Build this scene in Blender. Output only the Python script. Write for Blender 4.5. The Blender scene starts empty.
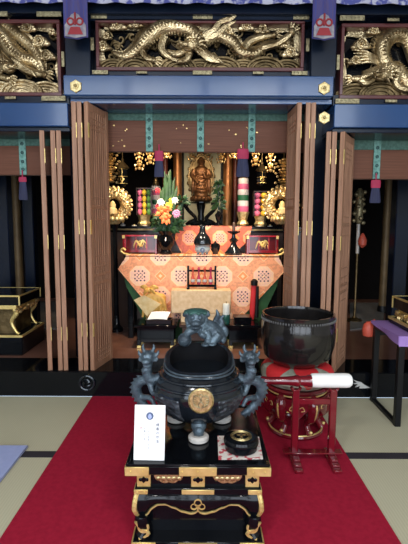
import bpy, bmesh, math, random
from mathutils import Vector, Matrix, Euler, noise
random.seed(7)
PI = math.pi
C = bpy.context.scene.collection
R = math.radians
# ------------------------------------------------------------------ camera
F, PITCH, ROLL, H = 430.0, R(6.4), R(-0.25), 1.5
cam_d = bpy.data.cameras.new('camera'); cam = bpy.data.objects.new('camera', cam_d); C.objects.link(cam)
cam_d.sensor_fit = 'HORIZONTAL'; cam_d.sensor_width = 36.0; cam_d.lens = F/408*36.0
cam_d.clip_start = .05; cam_d.clip_end = 200
CAMM = Matrix.Rotation(PI/2-PITCH, 3, 'X') @ Matrix.Rotation(-ROLL, 3, 'Z')
cam.location = (0, 0, H); cam.rotation_euler = CAMM.to_euler()
bpy.context.scene.camera = cam

def P(x, y, Y):
    """the world point at depth Y seen at a spot of the 408x544 photograph"""
    d = CAMM @ Vector(((x-204)/F, -(y-272)/F, -1))
    t = Y/d.y
    return Vector((d.x*t, Y, H+d.z*t))
def PX(x, y, Y): return P(x, y, Y).x
def PZ(x, y, Y): return P(x, y, Y).z

# ------------------------------------------------------------------ materials
def mat(name, col, rough=.5, metal=0, coat=0, col2=None, nscale=8, bump=0, bscale=60, stretch=None, spec=.5, emit=0, fac=(.35, .65), trans=0, voro=False):
    m = bpy.data.materials.new(name); m.use_nodes = True
    nt = m.node_tree; b = nt.nodes['Principled BSDF']; L = nt.links.new
    b.inputs['Base Color'].default_value = (*col, 1); b.inputs['Roughness'].default_value = rough
    b.inputs['Metallic'].default_value = metal; b.inputs['Coat Weight'].default_value = coat
    b.inputs['Coat Roughness'].default_value = .08; b.inputs['Specular IOR Level'].default_value = spec
    if trans: b.inputs['Transmission Weight'].default_value = trans
    if emit:
        b.inputs['Emission Color'].default_value = (*col, 1); b.inputs['Emission Strength'].default_value = emit
    tc = nt.nodes.new('ShaderNodeTexCoord'); mp = nt.nodes.new('ShaderNodeMapping')
    L(tc.outputs['Object'], mp.inputs['Vector'])
    if stretch: mp.inputs['Scale'].default_value = stretch
    n = nt.nodes.new('ShaderNodeTexNoise'); n.inputs['Scale'].default_value = nscale; n.inputs['Detail'].default_value = 5
    L(mp.outputs[0], n.inputs['Vector'])
    r = nt.nodes.new('ShaderNodeValToRGB')
    c2 = col2 or tuple(c*.8 for c in col)
    r.color_ramp.elements[0].color = (*c2, 1); r.color_ramp.elements[1].color = (*col, 1)
    r.color_ramp.elements[0].position, r.color_ramp.elements[1].position = fac
    L(n.outputs['Fac'], r.inputs[0]); L(r.outputs[0], b.inputs['Base Color'])
    if bump:
        if voro:
            n2 = nt.nodes.new('ShaderNodeTexVoronoi'); out = 'Distance'
        else:
            n2 = nt.nodes.new('ShaderNodeTexNoise'); out = 'Fac'
        n2.inputs['Scale'].default_value = bscale; L(mp.outputs[0], n2.inputs['Vector'])
        bp = nt.nodes.new('ShaderNodeBump'); bp.inputs['Strength'].default_value = bump; bp.inputs['Distance'].default_value = .01
        L(n2.outputs[out], bp.inputs['Height']); L(bp.outputs[0], b.inputs['Normal'])
    return m

M = {}
M['black'] = mat('black_lacquer', (.004, .0048, .0066), .10, spec=.26)
M['blackmat'] = mat('black_satin', (.006, .006, .007), .4, spec=.25)
M['navy'] = mat('navy_lacquer', (.006, .011, .025), .25, spec=.3, col2=(.004, .008, .018), nscale=3)
M['beam'] = mat('sky_tinted_lacquer', (.012, .056, .175), .24, coat=.5, col2=(.009, .044, .140), nscale=2)  # blue of the reflected sky is put into the base colour
M['gold'] = mat('gold_leaf', (.86, .67, .27), .42, .7, col2=(.68, .50, .17), nscale=14)
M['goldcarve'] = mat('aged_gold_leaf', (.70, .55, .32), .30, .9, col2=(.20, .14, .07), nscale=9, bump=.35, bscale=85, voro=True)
M['golddark'] = mat('dull_gold_leaf', (.22, .155, .075), .42, .9, col2=(.08, .055, .025), nscale=9, bump=.3, bscale=40)
M['goldring'] = mat('openwork_gold', (1.0, .76, .38), .36, .85, col2=(.42, .26, .09), nscale=42, bump=.9, bscale=38, voro=True)
M['brass'] = mat('etched_brass', (.72, .58, .30), .38, .9, col2=(.42, .31, .13), nscale=70)
M['fit'] = mat('dull_brass', (.40, .34, .20), .48, .75, col2=(.20, .17, .10), nscale=50)
M['bronze'] = mat('dark_bronze', (.016, .021, .029), .15, .35, col2=(.008, .011, .015), nscale=9, coat=.3)
M['inner_black'] = mat('matt_black_inside', (.006, .006, .007), .8, spec=.1)  # near-black matt finish for the inner faces of the censer neck
M['patina'] = mat('blue_patina_bronze', (.105, .150, .185), .46, .45, col2=(.045, .062, .080), nscale=16, bump=.5, bscale=70)
M['bronzerelief'] = mat('relief_bronze', (.085, .098, .115), .38, .5, col2=(.018, .022, .028), nscale=26, bump=1.0, bscale=34)
M['green_pat'] = mat('green_patina_bronze', (.05, .14, .12), .5, .3, col2=(.03, .08, .07), nscale=20)
M['wood'] = mat('door_wood', (.40, .215, .132), .5, spec=.3, col2=(.27, .138, .082), nscale=5, stretch=(9, 9, .8), bump=.08, bscale=30)
M['wooddark'] = mat('door_panel_wood', (.27, .145, .090), .6, spec=.3, col2=(.19, .098, .06), nscale=5, stretch=(9, 9, .8))
M['brownfloor'] = mat('brown_lacquer_floor', (.24, .115, .08), .28, col2=(.18, .08, .055), nscale=3, coat=.4)
M['darkwall'] = mat('dark_altar_wall', (.004, .003, .003), .8, spec=.1)
M['redlac'] = mat('red_lacquer', (.155, .006, .013), .16, coat=.6, col2=(.12, .004, .010))
M['redbright'] = mat('bright_red_lacquer', (.34, .012, .03), .2, coat=.5)
M['redrack'] = mat('dark_red_lacquer', (.075, .004, .008), .2, coat=.4)
M['carpet'] = mat('red_carpet', (.37, .014, .040), .95, col2=(.31, .011, .033), nscale=40, spec=.1, bump=.3, bscale=400)
M['heri'] = mat('black_mat_border', (.025, .022, .030), .8)
M['bluemat'] = mat('pale_blue_cloth', (.36, .42, .70), .9, col2=(.33, .39, .66), nscale=30)
M['plaster'] = mat('pale_plaster', (.62, .60, .55), .9)
M['ceil'] = mat('ceiling_boards', (.26, .20, .15), .7, stretch=(.3, 6, 1), nscale=4)
M['white'] = mat('white_cloth', (.86, .85, .82), .85, col2=(.80, .79, .76), nscale=12)
M['paper'] = mat('white_paper', (.88, .88, .89), .7, col2=(.86, .86, .87))
M['ceramic'] = mat('grey_white_porcelain', (.52, .49, .45), .3, col2=(.42, .39, .36), nscale=20)
M['ink'] = mat('blue_black_ink', (.03, .035, .09), .8)
M['inkpale'] = mat('pale_grey_ink', (.22, .23, .28), .8)
M['inkred'] = mat('pale_red_ink', (.70, .42, .40), .8)
M['crestblue'] = mat('grey_blue_print', (.10, .14, .24), .8)
M['red'] = mat('red_silk', (.62, .02, .025), .7, col2=(.5, .014, .02))
M['sage'] = mat('grey_green_silk', (.36, .37, .30), .6, col2=(.20, .22, .17), nscale=18)
M['purple'] = mat('purple_silk', (.34, .20, .52), .6, col2=(.28, .16, .44), nscale=6)
M['coral'] = mat('coral_red_glaze', (.60, .09, .05), .5)
M['navycloth'] = mat('navy_silk', (.030, .034, .085), .8, col2=(.02, .022, .055), stretch=(40, 40, 1), nscale=3)
M['pinkcloth'] = mat('crimson_silk', (.45, .03, .09), .75)
M['teal'] = mat('green_brocade', (.10, .20, .165), .8, col2=(.055, .125, .10), nscale=45)
M['tealbright'] = mat('pale_green_brocade', (.20, .40, .35), .75, col2=(.09, .22, .19), nscale=38)
M['tealdot'] = mat('dark_crest_print', (.015, .05, .055), .8)
M['goldcloth'] = mat('beige_gold_brocade', (.78, .56, .33), .55, col2=(.66, .44, .23), nscale=26, metal=.15)
M['yellowcloth'] = mat('yellow_gold_silk', (.80, .48, .12), .5, col2=(.66, .34, .07), nscale=14, metal=.1)
M['creamcloth'] = mat('cream_silk', (.80, .60, .30), .5, col2=(.70, .47, .18), nscale=25)
M['cream'] = mat('cream_backdrop', (.62, .60, .42), .8, col2=(.5, .48, .32))
M['greencloth'] = mat('deep_green_silk', (.02, .10, .03), .7, col2=(.012, .06, .018))
M['leaf'] = mat('dark_leaf', (.022, .075, .022), .5, col2=(.012, .04, .013), nscale=20)
M['leaf2'] = mat('mid_leaf', (.05, .14, .035), .5, col2=(.03, .09, .02), nscale=20)
M['orange'] = mat('orange_petal', (.95, .26, .06), .6, col2=(.85, .16, .05), nscale=30)
M['pink'] = mat('pink_petal', (.75, .30, .50), .6)
M['whitep'] = mat('white_petal', (.82, .78, .70), .6)
M['yellowp'] = mat('yellow_petal', (.85, .62, .05), .6)
M['redp'] = mat('red_petal', (.60, .03, .05), .6)
M['ballpink'] = mat('pink_cake', (.85, .20, .38), .5)
M['ballyellow'] = mat('yellow_cake', (.88, .62, .05), .5)
M['ballgreen'] = mat('green_cake', (.10, .28, .06), .5)
M['cakewhite'] = mat('white_cake', (.74, .68, .66), .6)
M['cakepink'] = mat('rose_cake', (.62, .12, .26), .6)
M['cakegreen'] = mat('deep_green_cake', (.02, .14, .06), .6)
M['goldpaper'] = mat('gold_foil_paper', (.80, .66, .34), .35, .6, col2=(.5, .36, .14), nscale=40, bump=.6, bscale=60)
M['silverblue'] = mat('pale_blue_porcelain', (.30, .38, .42), .3, col2=(.24, .31, .35), nscale=20)
M['greenglass'] = mat('green_glass', (.02, .10, .075), .12, coat=.5)
M['wax'] = mat('white_wax', (.80, .84, .78), .5)
M['bamboo'] = mat('brown_bamboo_blind', (.175, .072, .044), .6, spec=.2, col2=(.12, .047, .028), nscale=5, stretch=(.6, 1, 60))
M['goldspot'] = mat('gold_thread', (.75, .50, .20), .4, .8)
M['statue'] = mat('statue_gold', (.30, .14, .055), .40, .7, col2=(.13, .055, .022), nscale=16, bump=.4, bscale=50)
M['column'] = mat('gilded_column', (.36, .16, .055), .4, .6, col2=(.20, .075, .025), nscale=10, stretch=(3, 3, .6))
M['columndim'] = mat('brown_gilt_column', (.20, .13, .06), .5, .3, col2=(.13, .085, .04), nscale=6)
M['redcol'] = mat('red_brown_column', (.22, .05, .03), .4)
M['greymat'] = mat('grey_felt', (.16, .155, .15), .95, col2=(.13, .125, .12), nscale=12)
M['darkbrown'] = mat('dark_brown_wood', (.055, .025, .016), .35, coat=.2)
M['tray'] = mat('black_tray', (.012, .013, .016), .2)
M['purplewhite'] = mat('printed_curtain', (.42, .42, .52), .8, col2=(.06, .07, .26), nscale=18, fac=(.45, .55))
M['silver'] = mat('grey_white_patch', (.62, .62, .60), .5, .2)
M['silverbead'] = mat('bead_bronze', (.16, .16, .16), .4, .5)
M['gong'] = mat('gong_bronze', (.030, .027, .026), .14, .5, col2=(.018, .016, .016), nscale=14, bump=.05, bscale=40, coat=.3)
M['stone'] = mat('outdoor_paving', (.4, .39, .37), .9)

class NT:
    """small helper for math-node patterns"""
    def __init__(s, m): s.nt = m.node_tree; s.b = s.nt.nodes['Principled BSDF']
    def m(s, op, a, b=None, c=None):
        n = s.nt.nodes.new('ShaderNodeMath'); n.operation = op
        for i, v in enumerate((a, b, c)):
            if v is None: continue
            if isinstance(v, (int, float)): n.inputs[i].default_value = v
            else: s.nt.links.new(v, n.inputs[i])
        return n.outputs[0]
    def mix(s, f, a, b):
        n = s.nt.nodes.new('ShaderNodeMix'); n.data_type = 'RGBA'
        for i, v in ((0, f), (6, a), (7, b)):
            if isinstance(v, tuple): n.inputs[i].default_value = (*v, 1)
            elif isinstance(v, (int, float)): n.inputs[i].default_value = v
            else: s.nt.links.new(v, n.inputs[i])
        return n.outputs[2]
    def noise(s, vec, sc):
        n = s.nt.nodes.new('ShaderNodeTexNoise'); n.inputs['Scale'].default_value = sc
        s.nt.links.new(vec, n.inputs['Vector']); return n.outputs['Fac']

def brocade(name, cell, ox, oz, base, field, dark, line, diamond):
    m = bpy.data.materials.new(name); m.use_nodes = True; k = NT(m)
    tc = k.nt.nodes.new('ShaderNodeTexCoord'); sp = k.nt.nodes.new('ShaderNodeSeparateXYZ')
    k.nt.links.new(tc.outputs['Object'], sp.inputs[0])
    u = k.m('DIVIDE', k.m('SUBTRACT', sp.outputs[0], ox), cell)
    v = k.m('DIVIDE', k.m('SUBTRACT', sp.outputs[2], oz), cell)
    def cellp(du, dv):
        a = k.m('ABSOLUTE', k.m('SUBTRACT', k.m('FRACT', k.m('ADD', u, du+.5)), .5))
        b = k.m('ABSOLUTE', k.m('SUBTRACT', k.m('FRACT', k.m('ADD', v, dv+.5)), .5))
        return a, b
    def octd(ab):
        a, b = ab
        return k.m('MAXIMUM', k.m('MAXIMUM', a, b), k.m('MULTIPLY', k.m('ADD', a, b), .72))
    d = k.m('MINIMUM', octd(cellp(0, 0)), octd(cellp(.5, .5)))
    a, b = cellp(.5, 0); dd1 = k.m('ADD', a, b)
    a, b = cellp(0, .5); dd2 = k.m('ADD', a, b)
    dd = k.m('MINIMUM', dd1, dd2)
    nz = k.noise(tc.outputs['Object'], 30)
    col = k.mix(k.m('GREATER_THAN', nz, .52), base, tuple(c*.82 for c in base))
    col = k.mix(k.m('LESS_THAN', d, .245), col, line)
    infield = k.mix(k.m('GREATER_THAN', k.noise(tc.outputs['Object'], 55), .54), field, line)
    col = k.mix(k.m('LESS_THAN', d, .225), col, infield)
    # fine dotted medallion
    s1 = k.m('SINE', k.m('MULTIPLY', u, 2*PI*11)); s2 = k.m('SINE', k.m('MULTIPLY', v, 2*PI*11))
    chk = k.m('GREATER_THAN', k.m('MULTIPLY', s1, s2), -.22)
    medal = k.mix(chk, dark, field)
    a1, b1 = cellp(0, 0); a2, b2 = cellp(.5, .5); sq = k.m('MINIMUM', k.m('MAXIMUM', a1, b1), k.m('MAXIMUM', a2, b2))
    col = k.mix(k.m('LESS_THAN', sq, .135), col, medal)
    col = k.mix(k.m('LESS_THAN', sq, .098), col, field)
    col = k.mix(k.m('LESS_THAN', sq, .072), col, medal)
    col = k.mix(k.m('LESS_THAN', sq, .022), col, line)
    col = k.mix(k.m('LESS_THAN', dd, .14), col, line)
    col = k.mix(k.m('LESS_THAN', dd, .12), col, diamond)
    col = k.mix(k.m('LESS_THAN', dd, .05), col, line)
    k.nt.links.new(col, k.b.inputs['Base Color']); k.b.inputs['Roughness'].default_value = .55
    return m

def tatami_mat():
    m = bpy.data.materials.new('tatami'); m.use_nodes = True; k = NT(m)
    tc = k.nt.nodes.new('ShaderNodeTexCoord'); sp = k.nt.nodes.new('ShaderNodeSeparateXYZ')
    k.nt.links.new(tc.outputs['Object'], sp.inputs[0])
    s = k.m('SINE', k.m('MULTIPLY', sp.outputs[0], 2*PI/.016))
    nz = k.noise(tc.outputs['Object'], 2.2)
    col = k.mix(nz, (.50, .48, .335), (.57, .545, .39))
    col = k.mix(k.m('MULTIPLY', k.m('ADD', s, 1), .10), col, (.30, .28, .18))
    k.nt.links.new(col, k.b.inputs['Base Color']); k.b.inputs['Roughness'].default_value = .75
    k.b.inputs['Specular IOR Level'].default_value = .25
    return m
M['tatami'] = tatami_mat()

# ------------------------------------------------------------------ mesh builder
def catmull(pts, n=6, closed=False):
    pts = [Vector(p) for p in pts]; out = []
    N = len(pts); rng = range(N) if closed else range(N-1)
    for i in rng:
        if closed: p0, p1, p2, p3 = pts[i-1], pts[i], pts[(i+1) % N], pts[(i+2) % N]
        else: p0, p1, p2, p3 = pts[max(i-1, 0)], pts[i], pts[i+1], pts[min(i+2, N-1)]
        for j in range(n):
            t = j/n
            out.append(.5*((2*p1)+(p2-p0)*t+(2*p0-5*p1+4*p2-p3)*t*t+(3*p1-p0-3*p2+p3)*t**3))
    if not closed: out.append(pts[-1])
    return out
def lerpr(rs, n):
    out = []
    for i in range(n):
        t = i/(n-1)*(len(rs)-1); a = min(int(t), len(rs)-2); f = t-a
        out.append(rs[a]*(1-f)+rs[a+1]*f)
    return out

def wloc(o):
    v = Vector((0, 0, 0))
    while o: v += o.location; o = o.parent
    return v

class MB:
    def __init__(s): s.bm = bmesh.new(); s.mi = 0
    def _add(s, t):
        for f in t.faces: f.material_index = s.mi
        me = bpy.data.meshes.new('tmp'); t.to_mesh(me); t.free(); s.bm.from_mesh(me); bpy.data.meshes.remove(me)
        return s
    def use(s, i): s.mi = i; return s
    def box(s, x0, x1, y0, y1, z0, z1, bev=0, rot=None, seg=1):
        t = bmesh.new(); bmesh.ops.create_cube(t, size=1)
        for v in t.verts: v.co = Vector((v.co.x*(x1-x0), v.co.y*(y1-y0), v.co.z*(z1-z0)))
        if bev: bmesh.ops.bevel(t, geom=t.edges[:], offset=bev, segments=seg, affect='EDGES', profile=.6)
        c = Vector(((x0+x1)/2, (y0+y1)/2, (z0+z1)/2))
        mt = Euler(rot).to_matrix() if rot else Matrix.Identity(3)
        for v in t.verts: v.co = mt @ v.co+c
        return s._add(t)
    def ell(s, c, r, rot=None, seg=14):
        if isinstance(r, (int, float)): r = (r, r, r)
        t = bmesh.new(); bmesh.ops.create_uvsphere(t, u_segments=seg, v_segments=max(6, seg*2//3), radius=1)
        mt = Euler(rot).to_matrix() if rot else Matrix.Identity(3)
        for v in t.verts: v.co = mt @ Vector((v.co.x*r[0], v.co.y*r[1], v.co.z*r[2]))+Vector(c)
        return s._add(t)
    def tube(s, pts, rads, seg=8, closed=False, flat=1, tip=False):
        pts = [Vector(p) for p in pts]; n = len(pts)
        if isinstance(rads, (int, float)): rads = [rads]*n
        elif len(rads) != n: rads = lerpr(rads, n)
        t = bmesh.new(); rings = []; up = None
        for i, p in enumerate(pts):
            if closed: d = pts[(i+1) % n]-pts[i-1]
            else: d = pts[min(i+1, n-1)]-pts[max(i-1, 0)]
            if d.length < 1e-9: d = Vector((0, 0, 1))
            d.normalize()
            if up is None: up = Vector((0, 1, 0)) if abs(d.y) < .9 else Vector((1, 0, 0))
            a = d.cross(up)
            if a.length < 1e-6: a = d.cross(Vector((1, .3, .2)))
            a.normalize(); b = a.cross(d).normalized(); up = b
            rings.append([t.verts.new(p+(a*math.cos(k*2*PI/seg)+b*math.sin(k*2*PI/seg)*flat)*max(rads[i], 1e-4)) for k in range(seg)])
        m = n if closed else n-1
        for i in range(m):
            A, B = rings[i], rings[(i+1) % n]
            for k in range(seg): t.faces.new((A[k], A[(k+1) % seg], B[(k+1) % seg], B[k]))
        if not closed: t.faces.new(rings[0][::-1]); t.faces.new(rings[-1])
        bmesh.ops.recalc_face_normals(t, faces=t.faces[:])
        return s._add(t)
    def lathe(s, c, prof, seg=32, sx=1, sy=1, n=None):
        """prof: (r, z) from bottom to top; n: superellipse exponent"""
        t = bmesh.new(); rings = []
        for r, z in prof:
            ring = []
            for k in range(seg):
                a = k*2*PI/seg; ca, sa = math.cos(a), math.sin(a)
                if n: q = (abs(ca)**n+abs(sa)**n)**(-1/n)
                else: q = 1
                ring.append(t.verts.new((c[0]+max(r, 1e-4)*ca*sx*q, c[1]+max(r, 1e-4)*sa*sy*q, c[2]+z)))
            rings.append(ring)
        for A, B in zip(rings, rings[1:]):
            for k in range(seg): t.faces.new((A[k], A[(k+1) % seg], B[(k+1) % seg], B[k]))
        t.faces.new(rings[0][::-1]); t.faces.new(rings[-1])
        bmesh.ops.recalc_face_normals(t, faces=t.faces[:])
        return s._add(t)
    def prism(s, poly, y0, y1, bev=0):
        """poly: (x, z) outline, extruded along Y"""
        t = bmesh.new()
        a = [t.verts.new((x, y0, z)) for x, z in poly]; b = [t.verts.new((x, y1, z)) for x, z in poly]
        n = len(poly)
        fs = [t.faces.new(a), t.faces.new(b[::-1])]
        for i in range(n): t.faces.new((a[i], b[i], b[(i+1) % n], a[(i+1) % n]))
        bmesh.ops.recalc_face_normals(t, faces=t.faces[:])
        if bev: bmesh.ops.bevel(t, geom=[e for e in t.edges], offset=bev, segments=1, affect='EDGES')
        bmesh.ops.triangulate(t, faces=[f for f in t.faces if len(f.verts) > 4])
        return s._add(t)
    def slab(s, poly, z0, z1):
        """poly: (x, y) outline, extruded along Z"""
        t = bmesh.new(); n = len(poly)
        a = [t.verts.new((x, y, z0)) for x, y in poly]; b = [t.verts.new((x, y, z1)) for x, y in poly]
        t.faces.new(a); t.faces.new(b)
        for i in range(n): t.faces.new((a[i], b[i], b[(i+1) % n], a[(i+1) % n]))
        bmesh.ops.recalc_face_normals(t, faces=t.faces[:])
        return s._add(t)
    def ring(s, c, Rr, r, axis='z', seg=28, rs=8, flat=1):
        pts = []
        for k in range(seg):
            a = k*2*PI/seg; x, y = Rr*math.cos(a), Rr*math.sin(a)
            pts.append(Vector(c)+(Vector((x, y, 0)) if axis == 'z' else Vector((x, 0, y)) if axis == 'y' else Vector((0, x, y))))
        return s.tube(pts, r, rs, closed=True, flat=flat)
    def sheet(s, fn, nu, nv, th=0):
        """surface from fn(u, v) -> (x, y, z), u and v in 0..1"""
        t = bmesh.new()
        g = [[t.verts.new(fn(i/nu, j/nv)) for j in range(nv+1)] for i in range(nu+1)]
        for i in range(nu):
            for j in range(nv): t.faces.new((g[i][j], g[i+1][j], g[i+1][j+1], g[i][j+1]))
        bmesh.ops.recalc_face_normals(t, faces=t.faces[:])
        if th: bmesh.ops.solidify(t, geom=t.faces[:], thickness=th)
        return s._add(t)
    def build(s, name, mats, parent=None, local=False, smooth=38, remesh=0, origin=None):
        if not isinstance(mats, (list, tuple)): mats = [mats]
        me = bpy.data.meshes.new(name); 
        if local: off = Vector((0, 0, 0))
        elif parent is not None: off = wloc(parent)
        elif origin is not None: off = Vector(origin)
        else:
            xs = [v.co.x for v in s.bm.verts]; ys = [v.co.y for v in s.bm.verts]; zs = [v.co.z for v in s.bm.verts]
            off = Vector(((min(xs)+max(xs))/2, (min(ys)+max(ys))/2, min(zs)))
        for v in s.bm.verts: v.co -= off
        s.bm.to_mesh(me); s.bm.free()
        for m in mats: me.materials.append(M[m] if isinstance(m, str) else m)
        if smooth:
            me.polygons.foreach_set('use_smooth', [True]*len(me.polygons))
            me.set_sharp_from_angle(angle=R(smooth))
        o = bpy.data.objects.new(name, me); C.objects.link(o)
        if parent is not None: o.parent = parent
        elif not local: o.location = off
        if remesh:
            r = o.modifiers.new('remesh', 'REMESH'); r.mode = 'VOXEL'; r.voxel_size = remesh; r.use_smooth_shade = True
            sm = o.modifiers.new('smooth', 'SMOOTH'); sm.factor = .5; sm.iterations = 2
        return o

def tag(o, label, cat, group=None):
    o['label'] = label; o['category'] = cat
    if group: o['group'] = group
    return o
def struct(o): o['kind'] = 'structure'; return o
def thing(name, loc, label, cat, group=None):
    o = bpy.data.objects.new(name, None); C.objects.link(o); o.location = loc; o.empty_display_size = .05
    return tag(o, label, cat, group)
def dup(root, loc, rotz=None, label=None, group=None):
    def cp(o, parent):
        c = o.copy(); C.objects.link(c)
        if parent: c.parent = parent
        for ch in list(kids.get(o.name, [])): cp(ch, c)
        return c
    kids = {}
    for o in list(C.objects):
        if o.parent: kids.setdefault(o.parent.name, []).append(o)
    r = cp(root, None); r.location = loc
    if rotz is not None: r.rotation_euler.z = rotz
    if label: r['label'] = label
    if group: r['group'] = group
    return r

def textmesh(name, body, size, loc, rot, m, parent, align='CENTER', ext=.0004, vert=False):
    cu = bpy.data.curves.new(name, 'FONT'); cu.body = '\n'.join(body) if vert else body
    cu.size = size; cu.align_x = align; cu.extrude = ext; cu.space_line = .92 if vert else 1
    t = bpy.data.objects.new(name+'_src', cu); C.objects.link(t)
    bpy.context.view_layer.update()
    me = bpy.data.meshes.new_from_object(t.evaluated_get(bpy.context.evaluated_depsgraph_get()))
    bpy.data.objects.remove(t)
    me.materials.clear(); me.materials.append(M[m])
    o = bpy.data.objects.new(name, me); C.objects.link(o); o.parent = parent
    o.location = Vector(loc)-wloc(parent); o.rotation_euler = rot
    return o

# ------------------------------------------------------------------ the room shell
SILL = .225
floor = struct(MB().box(-4.6, 4.6, -3.15, 3.6, -.06, 0).build('floor', 'tatami', smooth=0))
for y in (2.655, 1.745, .83, -.08, -1.0):
    MB().box(-4.6, 4.6, y-.038, y+.038, -.01, .002).build('mat_border', 'heri', floor)
struct(MB().box(-4.6, 4.6, 3.6, 3.98, 0, SILL, .006).box(-4.6, 4.6, 3.592, 3.6, .155, SILL-.004).build('trim_1', 'black'))
sill = [o for o in C.objects if o.name == 'trim_1'][0]
# crest on the sill
c = P(87, 383, 3.59)
mb = MB().ring(c, .062, .012, 'y')
for k in range(3):
    a = k*2*PI/3+.5
    pts = [c+Vector((math.cos(a+t*1.6)*(.02+.02*t), -.006, math.sin(a+t*1.6)*(.02+.02*t))) for t in [i/5 for i in range(6)]]
    mb.tube(pts, [.018, .004], 8)
mb.build('crest', 'bronze', sill)['label'] = 'round dark metal crest of three commas'
# ragged white leaf-shaped patch on the sill
pts = [(352, 379), (357, 381), (361, 382), (365, 385), (370, 387.5), (364, 388), (359, 388), (360, 385.5), (355, 387), (358, 384), (353, 383.5), (357, 382.5)]
poly = [(PX(x, y, 3.595), PZ(x, y, 3.595)) for x, y in pts]
MB().prism(poly, 3.586, 3.6).build('leaf_patch', 'silver', sill)['label'] = 'ragged pale leaf-shaped patch'

struct(MB().box(-4.6, 4.6, 3.98, 7.4, .05, SILL-.004).build('trim_2', 'brownfloor'))
struct(MB().box(-4.6, 4.6, 7.3, 7.45, 0, 5.2).build('wall_back', 'darkwall'))
struct(MB().box(-4.75, -4.6, -3.0, 7.45, 0, 5.4).build('wall_left', 'plaster'))
struct(MB().box(4.6, 4.75, -3.0, 7.45, 0, 5.4).build('wall_right', 'plaster'))
struct(MB().box(-4.75, 4.75, -3.0, 7.45, 5.2, 5.4).build('ceiling', 'ceil'))
# the open front of the hall behind the viewer: posts, lintel, plaster above
struct(MB().box(-4.75, 4.75, -3.15, -3.0, 4.85, 5.2).box(-4.75, -3.6, -3.15, -3.0, 0, 4.85).box(3.6, 4.75, -3.15, -3.0, 0, 4.85).build('wall_front', 'plaster'))
for i, x in enumerate((-1.8, 0, 1.8)):
    w = struct(MB().box(x-.06, x+.06, -3.15, -3.01, 0, 4.85).build('trim_%d' % (20+i), 'wood'))
struct(MB().box(-9, 9, -16, -3.16, -.5, -.3).build('trim_23', 'stone'))

# pillars (lower part, behind the doors)
pil = {}
PXL, PXR = -1.115, 1.055
for i, x in enumerate((PXL, PXR)):
    struct(MB().box(x-.11, x+.11, 4.0, 4.22, SILL-.004, 2.5, .012).build('trim_%d' % (3+i), 'navy'))
# head beams
ZB0, ZB1 = 2.528, 2.69
x0, x1 = PX(64, 88, 3.64), PX(333, 90, 3.64)
struct(MB().box(x0, x1, 3.62, 3.76, ZB0, ZB1, .008).build('trim_5', 'beam'))
cb = [o for o in C.objects if o.name == 'trim_5'][0]
struct(MB().box(PXL, PXR, 3.70, 4.02, 2.488, ZB0, .004).build('trim_6', 'beam'))
def nail_cover(c, parent):
    mb = MB()
    poly = [(c.x+.052*math.cos(k*PI/3+PI/6), c.z+.052*math.sin(k*PI/3+PI/6)) for k in range(6)]
    mb.prism(poly, c.y-.010, c.y, .003)
    for k in range(6):
        a = k*PI/3+PI/6
        mb.ell((c.x+.046*math.cos(a), c.y-.006, c.z+.046*math.sin(a)), (.007, .006, .007), seg=8)
    mb.ring((c.x, c.y-.010, c.z), .02, .004, 'y', 16, 6)
    mb.ell((c.x, c.y-.012, c.z), (.012, .014, .012), seg=10)
    o = mb.build('nail_cover', 'brass', parent); o['label'] = 'hexagonal brass nail cover'
nail_cover(P(76, 86.5, 3.62), cb); nail_cover(P(324, 88.5, 3.62), cb)
# side bay beams, two steps
for sgn, nm in ((-1, 'trim_7'), (1, 'trim_8')):
    xa = (PXL-.01 if sgn < 0 else PXR+.01); xb = sgn*4.6
    a, b = min(xa, xb), max(xa, xb)
    sb = struct(MB().box(a, b, 3.66, 4.02, 2.295, 2.482, .006).build(nm, 'beam'))
    struct(MB().box(a, b, 3.70, 4.02, 2.26, 2.295, .004).build('trim_9' if sgn < 0 else 'trim_10', 'navy'))
    struct(MB().box(a, b, 3.715, 4.02, 2.482, 2.57, .003).build('trim_16' if sgn < 0 else 'trim_17', 'navy'))
    if sgn > 0: nail_cover(P(324, 118, 3.66), sb)
# upper wall behind the carvings, with a frieze rail above
struct(MB().box(-4.6, 4.6, 3.84, 4.02, 2.5, 5.2).build('wall_transom', 'navy'))
struct(MB().box(-4.6, 4.6, 3.66, 3.85, 3.175, 3.34, .006).build('trim_11', 'navy'))
for i, x in enumerate((PX(77.5, 40, 3.7), PX(324, 40, 3.7))):
    struct(MB().box(x-.105, x+.105, 3.69, 3.86, ZB1, 3.2, .008).build('trim_%d' % (12+i), 'navy'))
# rails below and above the centre carving
struct(MB().box(PXL+.1, PXR-.1, 3.72, 3.85, ZB1, 2.765, .004).build('trim_14', 'navy'))
struct(MB().box(PXL+.1, PXR-.1, 3.70, 3.85, 3.135, 3.18, .004).build('trim_15', 'navy'))

# ------------------------------------------------------------------ carved transoms
def fitting(name, x0, x1, z0, z1, y, parent):
    mb = MB().box(x0, x1, y-.005, y, z0, z1, .002)
    n = max(1, int((x1-x0)/.03))
    for k in range(n): mb.ell((x0+(k+.5)*(x1-x0)/n, y-.005, (z0+z1)/2), (.010, .003, .010), seg=8)
    o = mb.build(name, 'fit', parent)
    return o
def cloud(mb, c, r):
    c = (c[0], c[1]-.025, c[2]); r *= 1.12
    mb.ell(c, (r, .020, r*.66), seg=18)
    mb.ell((c[0]-r*.7, c[1]+.004, c[2]-r*.25), (r*.6, .018, r*.38), seg=12)
    mb.ell((c[0]+r*.75, c[1]+.004, c[2]-r*.2), (r*.55, .018, r*.35), seg=12)
    for q in (.75, .42): mb.ring((c[0], c[1]-.018, c[2]), r*q*.8, .007, 'y', 20, 6)
    mb.ell((c[0], c[1]-.026, c[2]), (r*.22, .022, r*.22), seg=10)
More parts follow.
